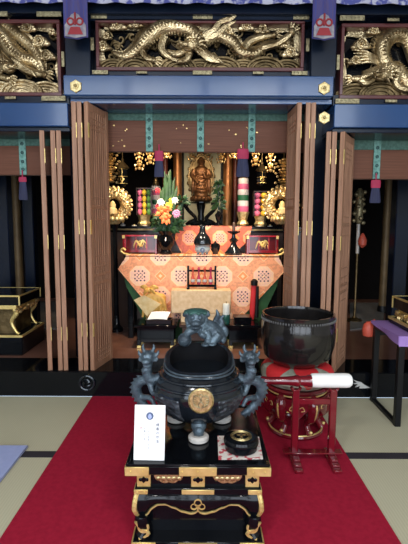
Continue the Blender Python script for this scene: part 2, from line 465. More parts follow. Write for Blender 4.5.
def wave(mb, xc, zc, r, y):
    for q in (1, .72, .45):
        pts = [Vector((xc+r*q*math.cos(a), y-.004*(1-q), zc+r*q*.62*math.sin(a))) for a in [PI*i/10 for i in range(11)]]
        mb.tube(pts, .011*q+.004, 6)
    mb.prism([(xc+r*math.cos(PI*i/10), zc+r*.62*math.sin(PI*i/10)) for i in range(11)], y, y+.03)
def claw(mb, p, d, r=.016):
    p = Vector(p); d = Vector(d).normalized(); side = Vector((-d.z, 0, d.x))
    mb.ell(p, r*1.5, seg=8)
    for k in (-1, -.3, .4, 1.1):
        q = p+(d+side*k*.8).normalized()*r*2.6
        e = q+(d*1.0+side*k*.2).normalized()*r*1.6+Vector((0, -.006, -r*.6))
        mb.tube(catmull([p, q, e], 3), [r*.6, r*.55, .002], 6)
def dragon_head(mb, c, s, face=1):
    """carved head, 3/4 view; face = -1 looks left, 1 right"""
    c = Vector(c)
    def q(x, y, z): return c+Vector((x*face*s, y*s, z*s))
    mb.ell(q(0, 0, 0), (1.0*s, .55*s, .85*s), seg=14)
    mb.ell(q(.75, -.1, -.15), (.75*s, .5*s, .42*s), seg=12)       # muzzle
    mb.ell(q(.6, -.05, -.72), (.62*s, .4*s, .2*s), (0, -.25*face, 0), seg=12)  # jaw
    mb.ell(q(1.35, -.35, .08), (.2*s, .2*s, .2*s), seg=8)
    mb.ell(q(1.2, -.45, -.08), (.22*s, .16*s, .16*s), seg=8)
    for e in (.25, -.35):
        mb.ell(q(e, -.5, .25), .19*s, seg=10); mb.tube([q(e-.3, -.52, .42), q(e, -.6, .55), q(e+.3, -.52, .42)], .09*s, 6)
    for k in range(4): mb.tube([q(.35+.3*k, -.35, -.38), q(.37+.3*k, -.38, -.62)], [.07*s, .01*s], 5)
    for h in (-.2, .3):
        mb.tube(catmull([q(h, 0, .7), q(h-.5, 0, 1.3), q(h-1.3, .1, 1.6)], 5), [.17*s, .12*s, .03*s], 7)
    for k in range(7):                                            # mane
        a = 1.7+k*.42
        mb.tube(catmull([q(math.cos(a)*.7, -.1, math.sin(a)*.65), q(math.cos(a)*1.35, -.15, math.sin(a)*1.15+.1), q(math.cos(a)*1.9, -.05, math.sin(a)*1.3-.15)], 4), [.2*s, .16*s, .02*s], 6)
    for z in (-.1, -.3):
        mb.tube(catmull([q(1.2, -.4, z), q(1.9, -.45, z-.2), q(2.4, -.4, z+.2)], 5), [.07*s, .05*s, .015*s], 5)
def dragon_body(mb, pts, rads, n=9, y=0, spine=1, fins=1):
    path = catmull(pts, n); rr = lerpr(rads, len(path))
    mb.tube(path, rr, 10)
    for i in range(1, len(path)-1, 1):
        d = (path[i+1]-path[i-1]).normalized(); nrm = Vector((-d.z, 0, d.x))*spine
        b = path[i]+nrm*rr[i]*.85
        mb.tube([b-d*rr[i]*.25, b+nrm*rr[i]*.55+d*rr[i]*.15], [rr[i]*.24, .002], 5)
        if i % 2 == 0:      # belly/scale bands
            mb.tube([path[i]-nrm*rr[i]*1.0+Vector((0, -rr[i]*.35, 0)), path[i]+Vector((0, -rr[i]*1.03, 0)), path[i]+nrm*rr[i]*.9+Vector((0, -rr[i]*.4, 0))], rr[i]*.12, 5)
def Q(x, y, Y=3.76): return P(x, y, Y)

def transom(name, xl, xr, zt, zb, label, group):
    t = thing(name, ((xl+xr)/2, 3.76, zb), label, 'carved panel', 'carved gilded transoms')
    y = 3.70
    fr = MB().use(0).box(xl-.028, xr+.028, y, 3.85, zt, zt+.03, .004).box(xl-.028, xr+.028, y, 3.85, zb-.03, zb, .004)
    fr.box(xl-.028, xl, y, 3.85, zb, zt, .004).box(xr, xr+.028, y, 3.85, zb, zt, .004)
    o = fr.build('frame', M['redframe'], t); o['label'] = 'dark red lacquered inner frame'
    MB().box(xl, xr, 3.82, 3.845, zb, zt).build('backboard', 'black', t)
    return t
M['redframe'] = mat('dark_red_frame', (.10, .022, .022), .35, coat=.3)

# gold cut-out ground that frames the openwork
def rim_ground(t, xl, xr, zb, zt, holes_mb_seed, up=.09, mid=.05):
    random.seed(holes_mb_seed); mb = MB()
    n = max(6, int((xr-xl)/.09))
    top = [(xl, zt)]+[(xl+(xr-xl)*i/n, zt-random.uniform(.25, 1)*up) for i in range(n+1)]+[(xr, zt)]
    mb.prism(top, 3.785, 3.80)
    left = [(xl, zb)]+[(xl+random.uniform(.3, 1)*mid, zb+(zt-zb)*i/5) for i in range(6)]+[(xl, zt)]
    mb.prism(left, 3.785, 3.802)
    right = [(xr, zb)]+[(xr-random.uniform(.3, 1)*mid, zb+(zt-zb)*i/5) for i in range(6)]+[(xr, zt)]
    mb.prism(right, 3.785, 3.802)
    return mb.build('carved_ground', 'goldcarve', t)

def scrolls(t, xl, xr, zb, zt, n, seed):
    rnd = random.Random(seed); mb = MB()
    mb.box(xl+.02, xr-.02, 3.806, 3.816, zb, zb+.06)
    for i in range(n):
        x = xl+.04+(xr-xl-.08)*(i+rnd.uniform(.2, .8))/n; z = rnd.uniform(zb+.05, zt-.03); r = rnd.uniform(.022, .042); a0 = rnd.uniform(0, 6.28); sg = rnd.choice((-1, 1))
        pts = [Vector((x+math.cos(a0+sg*k*.55)*r*(1-k/13), 3.797-.004*k/12, z+math.sin(a0+sg*k*.55)*r*(1-k/13))) for k in range(12)]
        mb.tube(pts, [.009, .012, .006], 6)
        e = pts[0]+Vector((rnd.uniform(-.09, .09), .008, rnd.uniform(-.05, -.02)))
        mb.tube(catmull([pts[0], pts[0].lerp(e, .5)+Vector((0, 0, .02)), e], 4), [.010, .015, .004], 6)
    mb.build('scroll_carving', 'golddark', t)
# centre transom
xl, xr = PX(99, 45, 3.70), PX(301, 45, 3.70); zt, zb = PZ(200, 23, 3.70), PZ(200, 67, 3.70)
t = transom('carved_transom', xl, xr, zt, zb, 'long gilded dragon carving framed above the centre opening', None)
rim_ground(t, xl, xr, zb, zt, 3, .035, .05); scrolls(t, xl, xr, zb, zt, 60, 1)
mb = MB()
dragon_body(mb, [Q(112, 52), Q(125, 57), Q(138, 50), Q(148, 38), Q(160, 29), Q(174, 27), Q(190, 31), Q(200, 40), Q(196, 50)], [.014, .04, .058, .072, .076, .068, .058, .05, .045])
dragon_body(mb, [Q(205, 42), Q(218, 36), Q(232, 42), Q(240, 52), Q(254, 54), Q(266, 46), Q(276, 42)], [.05, .05, .052, .048, .045, .035, .02])
dragon_head(mb, Q(192, 44, 3.70), .070, -1)
for a in ([Q(150, 40), Q(142, 48), Q(146, 58), Q(154, 61)], [Q(165, 38), Q(162, 50), Q(170, 58), Q(180, 62)], [Q(244, 50), Q(250, 42), Q(262, 38), Q(274, 36)]):
    p = catmull([x+Vector((0, -.02, 0)) for x in a], 5); mb.tube(p, [.04, .036, .026, .02], 8); claw(mb, p[-1], p[-1]-p[-4], .018)
p = catmull([Q(262, 48, 3.74), Q(276, 44, 3.72), Q(286, 38, 3.71), Q(292, 32, 3.70)], 5); mb.tube(p, [.035, .03, .028, .02], 8); claw(mb, p[-1], (.5, 0, .9), .022)
# flame whiskers
for a in ([Q(203, 36, 3.72), Q(214, 30, 3.71), Q(220, 22, 3.71), Q(232, 18, 3.70), Q(238, 13, 3.70)], [Q(205, 38, 3.72), Q(216, 34, 3.71), Q(226, 26, 3.71), Q(236, 21, 3.70)], [Q(186, 50, 3.71), Q(176, 54, 3.70), Q(168, 50, 3.70)], [Q(190, 52, 3.71), Q(186, 60, 3.70), Q(176, 62, 3.70)], [Q(200, 50, 3.71), Q(208, 58, 3.70), Q(220, 62, 3.70)]):
    mb.tube(catmull(a, 5), [.03, .028, .024, .004], 7, flat=.6)
for k in range(7):
    a = Q(196+k*3.2, 47+k*1.5, 3.72); mb.tube(catmull([a, a+Vector((.03, -.02, -.04)), a+Vector((.07, -.01, -.06))], 4), [.018, .014, .003], 6)
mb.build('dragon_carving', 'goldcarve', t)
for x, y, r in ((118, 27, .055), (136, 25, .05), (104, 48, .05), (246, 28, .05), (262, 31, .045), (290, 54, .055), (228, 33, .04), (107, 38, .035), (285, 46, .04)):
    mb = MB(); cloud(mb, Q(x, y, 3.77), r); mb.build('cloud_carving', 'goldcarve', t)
mb = MB()
for i in range(9): wave(mb, xl+.1+i*(xr-xl-.2)/8, zb, .12+.03*(i % 2), 3.76-.008*(i % 2))
mb.build('wave_carving', 'golddark', t)
zu, zd = (zt+.045, zb-.045)
for xa, xb, z in ((xl-.06, xl+.07, zu), (xr-.07, xr+.06, zu), (xl-.06, xl+.07, zd), (xr-.07, xr+.06, zd), (-.10, .06, zu), (-.10, .06, zd)):
    fitting('corner_plate', xa, xb, z-.016, z+.016, 3.699 if z > zt else 3.70, t)
for x in (xl-.052, xr+.052): fitting('side_plate', x-.014, x+.014, (zt+zb)/2-.05, (zt+zb)/2+.05, 3.69, t)
for x in (-.52, .44): fitting('oval_plate', x-.045, x+.045, zd-.011, zd+.011, 3.70, t)

# left transom
xl, xr = -2.6, PX(57, 55, 3.70); zt, zb = PZ(28, 23, 3.70), PZ(28, 92, 3.70)
t = transom('carved_transom', xl, xr, zt, zb, 'gilded dragon carving in the red frame over the left bay', None)
rim_ground(t, xl, xr, zb, zt, 5, .05, .07); scrolls(t, xl, xr, zb, zt, 44, 2)
mb = MB()
dragon_body(mb, [Q(-40, 60), Q(-22, 40), Q(-6, 30), Q(4, 38), Q(12, 50), Q(22, 58), Q(34, 62), Q(42, 72)], [.04, .06, .075, .08, .07, .06, .045, .02], spine=-1)
dragon_body(mb, [Q(4, 26), Q(14, 32), Q(24, 40), Q(34, 50), Q(40, 62), Q(44, 74)], [.05, .055, .05, .045, .04, .02], spine=1)
dragon_head(mb, Q(6, 66, 3.70), .062, 1)
for a in ([Q(18, 60), Q(26, 70), Q(36, 74), Q(46, 76)], [Q(-4, 50), Q(-8, 66), Q(0, 76), Q(10, 80)]):
    p = catmull([x+Vector((0, -.03, 0)) for x in a], 5); mb.tube(p, [.045, .04, .03, .022], 8); claw(mb, p[-1], p[-1]-p[-4], .02)
for k in range(9):
    a = Q(10+k*2.4, 56+k*1.6, 3.71); mb.tube(catmull([a, a+Vector((.03, -.02, -.03)), a+Vector((.06, -.01, -.07))], 4), [.018, .014, .003], 6)
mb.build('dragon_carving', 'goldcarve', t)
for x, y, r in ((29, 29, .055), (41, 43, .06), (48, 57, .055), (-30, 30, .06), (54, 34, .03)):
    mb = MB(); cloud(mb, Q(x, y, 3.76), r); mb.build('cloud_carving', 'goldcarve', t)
mb = MB()
for i in range(7): wave(mb, xr-.12-i*.2, zb, .15+.02*(i % 2), 3.755-.008*(i % 2))
mb.build('wave_carving', 'goldcarve', t)
for xa, xb, z in ((xr-.14, xr+.06, zt+.05), (xr-.14, xr+.06, zb-.05), (PX(0, 20, 3.7), PX(10, 20, 3.7), zt+.05)): fitting('corner_plate', xa, xb, z-.02, z+.02, 3.66 if z > zt else 3.70, t)
fitting('oval_plate', PX(5, 99, 3.7), PX(16, 99, 3.7), zb-.058, zb-.034, 3.70, t)
fitting('side_plate', xr+.035, xr+.06, (zt+zb)/2-.07, (zt+zb)/2+.05, 3.70, t)

# right transom
xl, xr = PX(344, 60, 3.70), 2.6; zt, zb = PZ(370, 27, 3.70), PZ(370, 95, 3.70)
t = transom('carved_transom', xl, xr, zt, zb, 'gilded coiled dragon carving in the red frame over the right bay', None)
rim_ground(t, xl, xr, zb, zt, 11, .06, .07); scrolls(t, xl, xr, zb, zt, 44, 3)
mb = MB()
ctr = Q(398, 50)
coil = [ctr+Vector((math.cos(a)*(.10+.012*a), 0, math.sin(a)*(.10+.012*a))) for a in [4.9-.45*i for i in range(11)]]
dragon_body(mb, coil+[Q(420, 70), Q(436, 60)], [.05, .06, .065, .065, .06, .05], n=4, spine=1)
dragon_head(mb, Q(384, 74, 3.70), .062, -1)
dragon_body(mb, [Q(392, 68), Q(402, 76), Q(410, 86), Q(424, 84)], [.06, .055, .05, .04], n=6)
for a in ([Q(372, 80), Q(364, 84), Q(358, 80), Q(352, 80)], [Q(400, 70), Q(394, 84), Q(402, 90), Q(412, 90)]):
    p = catmull([x+Vector((0, -.03, 0)) for x in a], 5); mb.tube(p, [.03, .035, .03, .022], 8); claw(mb, p[-1], p[-1]-p[-4], .018)
for k in range(9):
    a = Q(364+k*2.6, 72-k*1.0, 3.72); mb.tube(catmull([a, a+Vector((-.02, -.02, -.05)), a+Vector((-.05, -.01, -.07))], 4), [.018, .014, .003], 6)
for k in range(5):
    a = [Q(380, 66-k*1.5), Q(370-k, 62-k*2.5, 3.73), Q(358-k*1.5, 64-k*3.5, 3.74)]; mb.tube(catmull(a, 5), [.016, .013, .004], 6)
mb.build('dragon_carving', 'goldcarve', t)
for x, y, r in ((360, 46, .06), (354, 62, .045), (372, 32, .045), (430, 34, .06)):
    mb = MB(); cloud(mb, Q(x, y, 3.76), r); mb.build('cloud_carving', 'goldcarve', t)
mb = MB()
for i in range(7): wave(mb, xl+.12+i*.21, zb, .16+.02*(i % 2), 3.755-.008*(i % 2))
mb.build('wave_carving', 'golddark', t)
for xa, xb, z in ((xl-.06, xl+.14, zt+.05), (xl-.06, xl+.14, zb-.05)): fitting('corner_plate', xa, xb, z-.02, z+.02, 3.66 if z > zt else 3.70, t)
for y in (22, 101): fitting('oval_plate', PX(385, y, 3.7), PX(397, y, 3.7), PZ(390, y, 3.7)-.012, PZ(390, y, 3.7)+.012, 3.66 if y < 50 else 3.70, t)
fitting('side_plate', xl-.06, xl-.035, (zt+zb)/2-.07, (zt+zb)/2+.05, 3.70, t)

# ------------------------------------------------------------------ curtain along the top and its two tails
Yc = 3.56
def flapfn(xa, xb, z0, z1, amp, nw):
    return lambda u, v: (xa+(xb-xa)*u, Yc+amp*math.sin(u*nw*2*PI), z0+(z1-z0)*v)
zc = PZ(200, 3.5, Yc)
cur = MB().sheet(flapfn(-3.2, 3.2, zc, zc+.4, .012, 30), 240, 4, .004).build('curtain', 'purplewhite')
tag(cur, 'patterned purple and white curtain strip along the top of the beam', 'curtain')
M['bannerblue'] = mat('shaded_blue_silk', (.035, .042, .20), .7, col2=(.06, .045, .14), nscale=6, stretch=(14, 1, 1))  # banner blue and white are darkened: the shade up here is in the colours
M['bannerwhite'] = mat('shaded_white_silk', (.30, .28, .30), .7, col2=(.16, .14, .18), nscale=24)
M['bannerred'] = mat('red_silk_print', (.30, .022, .03), .7)
def banner(x0, x1, y1, label):
    a, b = PX(x0, 20, Yc-.02), PX(x1, 20, Yc-.02); z0, z1 = PZ((x0+x1)/2, y1, Yc-.02), 3.45
    t = thing('hanging_banner', ((a+b)/2, Yc-.02, z0), label, 'banner', 'pillar banners')
    w = b-a; Y = Yc-.03
    fn = lambda u, v: (a+w*u, Y+.006*math.sin(u*4*PI), z0+.03*abs(u-.5)+(z1-z0-.03*abs(u-.5))*v)
    MB().sheet(fn, 16, 8, .004).build('cloth', 'bannerblue', t)
    xc = (a+b)/2
    MB().prism([(a+.01, z0+.02), (xc, z0+.005), (b-.01, z0+.02), (b-.012, z0+.10), (xc+.03, z0+.175), (xc, z0+.19), (xc-.03, z0+.175), (a+.012, z0+.10)], Y-.016, Y-.011).build('crest_ground', 'bannerwhite', t)['label'] = 'white crest ground'
    mb = MB()
    mb.tube([(xc, Y-.018, z0+.19), (xc, Y-.018, z0+.10)], .008, 6)
    for s in (-1, 1):
        mb.ring((xc+s*.035, Y-.018, z0+.125), .024, .007, 'y', 16, 6)
    mb.prism([(xc-.06, z0+.03), (xc+.06, z0+.03), (xc+.035, z0+.085), (xc-.035, z0+.085)], Y-.020, Y-.014)
    mb.build('crest', 'bannerred', t)['label'] = 'red crest with two loops'
    return t
banner(64, 88, 40, 'blue silk banner with red crest hanging on the left pillar')
banner(312, 335, 41, 'blue silk banner with red crest hanging on the right pillar')

# ------------------------------------------------------------------ folding lattice doors
def make_leaf(hz, label):
    L, T = .36, .0385
    t = thing('folding_door', (0, 0, SILL), label, 'folding door', 'wooden folding door leaves')
    st = .045
    fr = MB()
    for y in (0, L-st): fr.box(-T/2, T/2, y, y+st, 0, hz, .003)
    for z in (0, .33*hz, .36*hz, .62*hz, hz-.06): fr.box(-T/2+.002, T/2-.002, st, L-st, z, z+(.055 if z == 0 or z > .9*hz else .028), .002)
    fr.build('frame', 'wood', t, local=True)
    MB().box(-.006, .006, st, L-st, .04, hz-.05).build('panel', 'wooddark', t, local=True)
    la = MB()
    for k in range(7):
        y = st+(L-2*st)*(k+.5)/7
        for s in (-1, 1): la.box(s*.011-.005, s*.011+.005, y-.0055, y+.0055, .05, hz-.055)
    for z in (.08, .12, .16, .30*hz, .40*hz, .44*hz, .58*hz, .66*hz, hz-.16, hz-.12, hz-.20):
        for s in (-1, 1): la.box(s*.011-.004, s*.011+.004, st, L-st, z-.005, z+.005)
    la.build('lattice', 'wood', t, local=True)
    for z in (.16*hz, .55*hz, .9*hz):
        MB().box(T/2-.004, T/2+.0015, -.0025, .02, z-.06, z+.06, .001).build('hinge', 'gold', t, local=True)
    return t
HT, HS = 2.484-SILL, 2.255-SILL
def place(src, px, yaw, label, first):
    x = (px-204)/F*3.63
    if first: src.location = (x, 3.625, SILL); src.rotation_euler.z = yaw; src['label'] = label; return src
    return dup(src, (x, 3.625, SILL), yaw, label)
tall = make_leaf(HT, '')
place(tall, 89.3, R(-14), 'tall wooden lattice door leaf showing its grid beside the left of the altar opening', True)
place(tall, 82.8, R(13), 'tall wooden door leaf edge-on, just left of the lattice-faced leaf', False)
place(tall, 77.5, R(13), 'tall wooden door leaf edge-on, leftmost of the stack at the left pillar', False)
place(tall, 295.4, R(2), 'tall wooden lattice door leaf beside the right of the altar opening, behind the gong', False)
place(tall, 303.8, R(-11), 'tall wooden door leaf edge-on behind the gong, just right of the gold hinge gap', False)
place(tall, 308.9, R(-11), 'tall wooden door leaf edge-on, rightmost behind the gong', False)
short = make_leaf(HS, '')
place(short, 46.0, R(19), 'shorter wooden door leaf standing alone, nearest the left gilt offering stand', True)
place(short, 56.6, R(18), 'shorter wooden door leaf edge-on, left one of the touching pair at the left pillar', False)
place(short, 62.2, R(18), 'shorter wooden door leaf edge-on, right one of the touching pair at the left pillar', False)
place(short, 324.6, R(-15), 'shorter wooden door leaf edge-on just right of the gong, nearest the right pillar', False)
place(short, 330.1, R(-15), 'shorter wooden door leaf edge-on right of the gong, middle of three', False)
place(short, 337.8, R(-31), 'shorter wooden lattice door leaf nearest the purple-draped table', False)

# ------------------------------------------------------------------ bamboo blinds
def blind(xa, xb, y0, y1, y2, strips, label, xm, spots):
    Y = 4.08
    zt, zm, zb = PZ(xm, y0, Y)+.05, PZ(xm, y1, Y), PZ(xm, y2, Y)
    t = thing('bamboo_blind', ((xa+xb)/2, Y, zb), label, 'blind', 'bamboo blinds')
    MB().sheet(lambda u, v: (xa+(xb-xa)*u, Y+.012*math.sin(v*PI), zb+(zm-zb)*v), 4, 10, .012).build('slats', 'bamboo', t)
    MB().box(xa, xb, Y-.012, Y+.012, zm, zt, .003).build('top_border', 'teal', t)
    mb = MB(); mb.tube([(xa, Y, zb), (xb, Y, zb)], .008, 8); mb.build('bottom_rod', 'darkbrown', t)
    for x in strips:
        xc = PX(x, (y1+y2)/2, Y); w = .032
        s = MB().box(xc-w, xc+w, Y-.020, Y-.012, zb, zt-.001, .002).build('brocade_strip', 'tealbright', t)
        for z in (zb+.05, zb+.12, zb+.2, zb+.28, zb+.36):
            if z < zt-.03:
                d = MB()
                d.ring((xc, Y-.021, z), .012, .004, 'y', 12, 5)
                d.box(xc-.004, xc+.004, Y-.023, Y-.019, z-.004, z+.004)
                d.build('crest_print', 'tealdot', s)
    if spots:
        random.seed(spots); d = MB()
        for k in range(26):
            d.ell((random.choice([random.uniform(xa+.05, xa+.3), random.uniform(xa+.5, xb-.3), random.gauss((xa+xb)/2+.45, .06)]), Y-.013, random.uniform(zb+.04, zm-.03)), (random.uniform(.004, .013), .002, random.uniform(.003, .009)), seg=6)
        d.build('gold_painting', 'goldspot', t)
    return t
blind(PXL+.11, PXR-.11, 112, 121, 152, (149.5, 200.5, 251.5), 'wide brown bamboo blind with green brocade border above the altar', 200, 4)
blind(-4.0, PXL-.115, 136, 146, 175, (23.5,), 'brown bamboo blind with green border over the left bay', 20, 0)
blind(PXR+.115, 4.0, 139, 150, 179, (376,), 'brown bamboo blind with green border over the right bay', 376, 0)
def tassel(xp, y0, ym, y1, wpx, label, top='pinkcloth', Y=4.025):
    a = P(xp, y0, Y); b = P(xp, y1, Y); m = P(xp, ym, Y); w = wpx/F*Y/2
    t = thing('tassel', (a.x, Y, b.z), label, 'tassel', 'tassels under the blinds')
    MB().lathe((a.x, Y, 0), [(w*.8, m.z), (w*.88, m.z+.01), (w*.88, a.z-.02), (w*.8, a.z)], 14, sy=.35).build('knot', top, t)
    MB().lathe((a.x, Y, 0), [(w*.95, b.z), (w*1.0, b.z+.02), (w*.9, (b.z+m.z)/2), (w*.7, m.z+.005)], 14, sy=.35).build('fringe', 'navycloth', t)
    MB().tube([(a.x, Y, a.z), (a.x, Y, a.z+.06)], .006, 6).build('cord', top, t)
    return t
tassel(159, 151, 161, 177, 10, 'crimson and navy tassel hanging under the blind, above the flowers')
tassel(243, 149, 159, 177, 13, 'crimson and navy tassel hanging under the blind, above the striped rice cake stack')
tassel(22.5, 177, 182, 200, 9, 'red and dark tassel hanging under the left bay blind')
tassel(376, 180, 188, 203, 11, 'red and dark tassel hanging under the right bay blind')

# ------------------------------------------------------------------ inner sanctuary, shadowy side bays
def column(name, x0, x1, ya, yb, Y, m, label, cap=True):
    xc = PX((x0+x1)/2, 200, Y); r = (x1-x0)/2/F*Y; zt = 3.98; zb = SILL-.004
    t = thing(name, (xc, Y, zb), label, 'column', 'round altar columns')
    MB().lathe((xc, Y, 0), [(r, zb+.1), (r, zt)], 24).build('shaft', m, t)
    MB().lathe((xc, Y, 0), [(r*1.35, zb), (r*1.35, zb+.05), (r*1.1, zb+.1)], 24).build('base', 'blackmat', t)
    if cap: MB().lathe((xc, Y, 0), [(r*1.02, zt-.9), (r*1.12, zt-.88), (r*1.12, zt-.8), (r*1.02, zt-.78)], 24).build('band', 'golddark', t)
    return t
column('round_column', 173.5, 182, 40, 0, 6.05, 'column', 'gilded brown column left of the central statue, behind the lilies')
column('round_column', 223, 232, 40, 0, 6.05, 'column', 'gilded brown column right of the central statue')
column('round_column', 232.5, 237, 40, 0, 6.3, 'redcol', 'slim red-brown column behind the striped rice cakes', False)
column('round_column', 163, 168, 40, 0, 6.3, 'redcol', 'slim red-brown column behind the flower arrangement', False)
column('round_column', 12, 20, 40, 0, 6.2, 'columndim', 'dull gilt column in the left bay, between two navy posts')
column('round_column', 384, 391, 40, 0, 6.2, 'columndim', 'dull gilt column in the right bay above the purple table')
def post(x0, x1, Y, label):
    a, b = PX(x0, 220, Y), PX(x1, 220, Y)
    return tag(MB().box(a, b, Y, Y+(b-a), SILL-.004, 3.9, .01).build('square_post', 'navy'), label, 'post', 'navy square posts')
post(-4, 8, 5.0, 'navy lacquered square post at the far left of the left bay')
post(22.5, 33, 5.3, 'navy lacquered square post right of the dull gilt column in the left bay')
post(396, 410, 5.0, 'navy lacquered square post at the far right of the right bay')
tag(MB().slab([(PX(x, y, Y), Y) for x, y, Y in ((30, 300, 6.9), (62, 300, 6.9), (64, 330, 5.1), (36, 330, 5.1))], SILL-.004, SILL+.012).build('floor_mat', 'greymat'), 'grey felt floor mat inside the left bay', 'mat', 'grey floor mats')
tag(MB().slab([(PX(x, y, Y), Y) for x, y, Y in ((350, 300, 6.9), (384, 300, 6.9), (384, 322, 5.3), (350, 330, 5.1))], SILL-.004, SILL+.012).build('floor_mat', 'greymat'), 'grey felt floor mat inside the right bay', 'mat', 'grey floor mats')
# slim lamp standing in the right bay
b = P(357, 258, 5.6)
t = thing('lamp_stand', (b.x, 5.6, SILL), 'slim pale lamp stand with a dull openwork top in the right bay', 'lamp')
MB().lathe((b.x, 5.6, SILL), [(.10, 0), (.10, .02), (.03, .05), (.015, .08), (.015, .9)], 16).build('base', 'golddark', t)
MB().tube([(b.x, 5.6, SILL+.9), (b.x, 5.6, PZ(357, 215, 5.6))], .022, 10).build('pole', 'ceramic', t)
zt = PZ(357, 215, 5.6); mb = MB()
for k in range(14):
    a = k*2.4; mb.ell((b.x+.06*math.cos(a), 5.6+.06*math.sin(a), zt+.03*k-.1), .03, seg=8)
mb.lathe((b.x, 5.6, zt), [(.02, -.12), (.05, -.05), (.05, .3), (.02, .34)], 12)
mb.build('openwork_top', 'fit', t)
c = P(361, 240, 5.6); mb = MB(); mb.lathe((c.x, 5.55, c.z), [(.01, -.10), (.05, -.06), (.055, 0), (.03, .06), (.01, .09)], 12); mb.build('red_lantern', 'coral', t)

# ------------------------------------------------------------------ middle altar and what stands on it
ZM = 1.47
t = thing('middle_altar', (0, 5.45, SILL), 'dark stepped altar standing behind the brocade-covered table', 'altar')
MB().box(-1.35, 1.35, 5.12, 5.9, ZM-.07, ZM, .006).build('top', 'black', t)
MB().box(-1.28, 1.28, 5.2, 5.85, SILL-.004, ZM-.07).build('body', 'darkbrown', t)
MB().box(-1.36, 1.36, 5.105, 5.12, ZM-.05, ZM-.03).build('gold_edge', 'golddark', t)
Mb2 = brocade('red_brocade', .36, PX(220, 238, 5.09), PZ(220, 238, 5.09)-1.2, (.58, .13, .08), (.72, .34, .27), (.07, .03, .06), (.80, .34, .12), (.75, .22, .06))
pp = [(176, 226), (252, 226), (249, 240), (225, 262), (212, 270), (198, 270), (186, 262), (175, 240)]
c2 = MB().prism([(PX(x, y, 5.09), PZ(x, y, 5.09)) for x, y in pp], 5.088, 5.097)
zz = PZ(204, 226, 5.09); c2.box(PX(176, 226, 5.09), PX(252, 226, 5.09), 5.088, 5.18, ZM+.0005, ZM+.007)
tag(c2.build('altar_cloth', Mb2, origin=(0, 5.09, 1.2)), 'red and orange brocade cloth hanging below the central statue', 'cloth')

def statue():
    Y = 5.75; c = P(201, 200, Y)
    t = thing('statue', (c.x, Y, ZM), 'gilded standing statue with a tall halo in the centre of the altar', 'statue')
    zb, ztop = PZ(201, 197, Y), PZ(201, 158, Y); h = ztop-zb; x = c.x
    mb = MB()
    mb.lathe((x, Y, zb), [(.085, 0), (.09, .03), (.08, .3*h), (.085, .5*h), (.095, .66*h), (.085, .74*h), (.045, .80*h), (.032, .83*h)], 20, sy=.7)
    mb.ell((x, Y-.005, zb+.905*h), (.045, .05, .058)); mb.ell((x, Y, zb+.985*h), (.024, .024, .022))
    for s in (-1, 1):
        mb.tube(catmull([(x+s*.085, Y, zb+.70*h), (x+s*.115, Y-.02, zb+.54*h), (x+s*.06, Y-.075, zb+(.50 if s > 0 else .42)*h), (x+s*.035, Y-.10, zb+(.60 if s > 0 else .34)*h)], 5), [.036, .032, .024, .014], 8)
        mb.ell((x+s*.046, Y, zb+.90*h), (.008, .014, .026))
        mb.tube(catmull([(x+s*.10, Y-.03, zb+.5*h), (x+s*.105, Y-.02, zb+.25*h), (x+s*.12, Y-.01, zb+.06*h)], 4), [.02, .026, .006], 6)
    for k in range(6): mb.tube(catmull([(x-.07, Y-.055, zb+(.62-.09*k)*h), (x, Y-.075, zb+(.56-.09*k)*h), (x+.07, Y-.055, zb+(.60-.09*k)*h)], 4), .007, 5)
    mb.ell((x, Y-.052, zb+.9*h), (.008, .012, .014)); mb.tube([(x-.014, Y-.05, zb+.87*h), (x+.014, Y-.05, zb+.87*h)], .004, 5)
    for s in (-1, 1): mb.tube([(x+s*.010, Y-.051, zb+.915*h), (x+s*.03, Y-.045, zb+.918*h)], .004, 5)
    mb.build('figure', 'statue', t, remesh=.007)
    hb = MB()
    out = []
    for k in range(40):
        a = k*2*PI/40; xx = math.sin(a); zz = math.cos(a)
        w = .175*(1-.12*zz); z = zb+.56*h+zz*.60*h
        if zz > .6: w *= 1-(zz-.6)*.5
        out.append((x+xx*w, z))
    hb.prism(out, Y+.10, Y+.13)
    inn = [Vector((x+(q[0]-x)*.93, Y+.095, zb+.56*h+(q[1]-zb-.56*h)*.95)) for q in out]; hb.tube(inn, .014, 6, closed=True)
    for k in range(0, 40, 2):
        q = out[k]; hb.ell((q[0], Y+.11, q[1]), (.022, .015, .026), seg=8)
    hb.build('halo', 'golddark', t)
    lb = MB()
    lb.lathe((x, Y, zb), [(.06, -.075), (.115, -.04), (.125, -.015), (.10, 0)], 24)
    for k in range(14):
        a = k*2*PI/14; lb.ell((x+.115*math.cos(a), Y+.115*math.sin(a), zb-.025), (.03, .03, .036), seg=8)
    lb.build('lotus_base', 'statue', t)
    ped = MB(); zl = zb-.07
    ped.lathe((x, Y, 0), [(.13, ZM+.001), (.15, ZM+.02), (.10, ZM+.045), (.045, ZM+.08), (.04, (ZM+zl)/2), (.06, zl-.03), (.16, zl-.012), (.16, zl)], 28)
    for s in (-1, 1):
        ped.tube(catmull([(x+s*.13, Y-.03, zl-.02), (x+s*.20, Y-.03, zl-.03), (x+s*.17, Y-.03, zl-.10), (x+s*.07, Y-.03, ZM+.10), (x+s*.15, Y-.03, ZM+.045), (x+s*.20, Y-.03, ZM+.022)], 6), [.02, .03, .024, .024, .03, .018], 8)
    ped.build('pedestal', 'black', t)
    return t
statue()
a, b = PX(184, 200, 6.2), PX(220.5, 200, 6.2)
t = thing('backdrop_panel', ((a+b)/2, 6.2, ZM), 'cream backdrop panel with dark edges behind the central statue', 'panel')
MB().box(a, b, 6.2, 6.22, ZM-.5, 2.75).build('panel', 'cream', t)
MB().box(a-.03, a, 6.18, 6.23, SILL-.004, 2.75).box(b, b+.03, 6.18, 6.23, SILL-.004, 2.75).box(a, b, 6.18, 6.23, SILL-.004, ZM-.5).build('frame', 'blackmat', t)

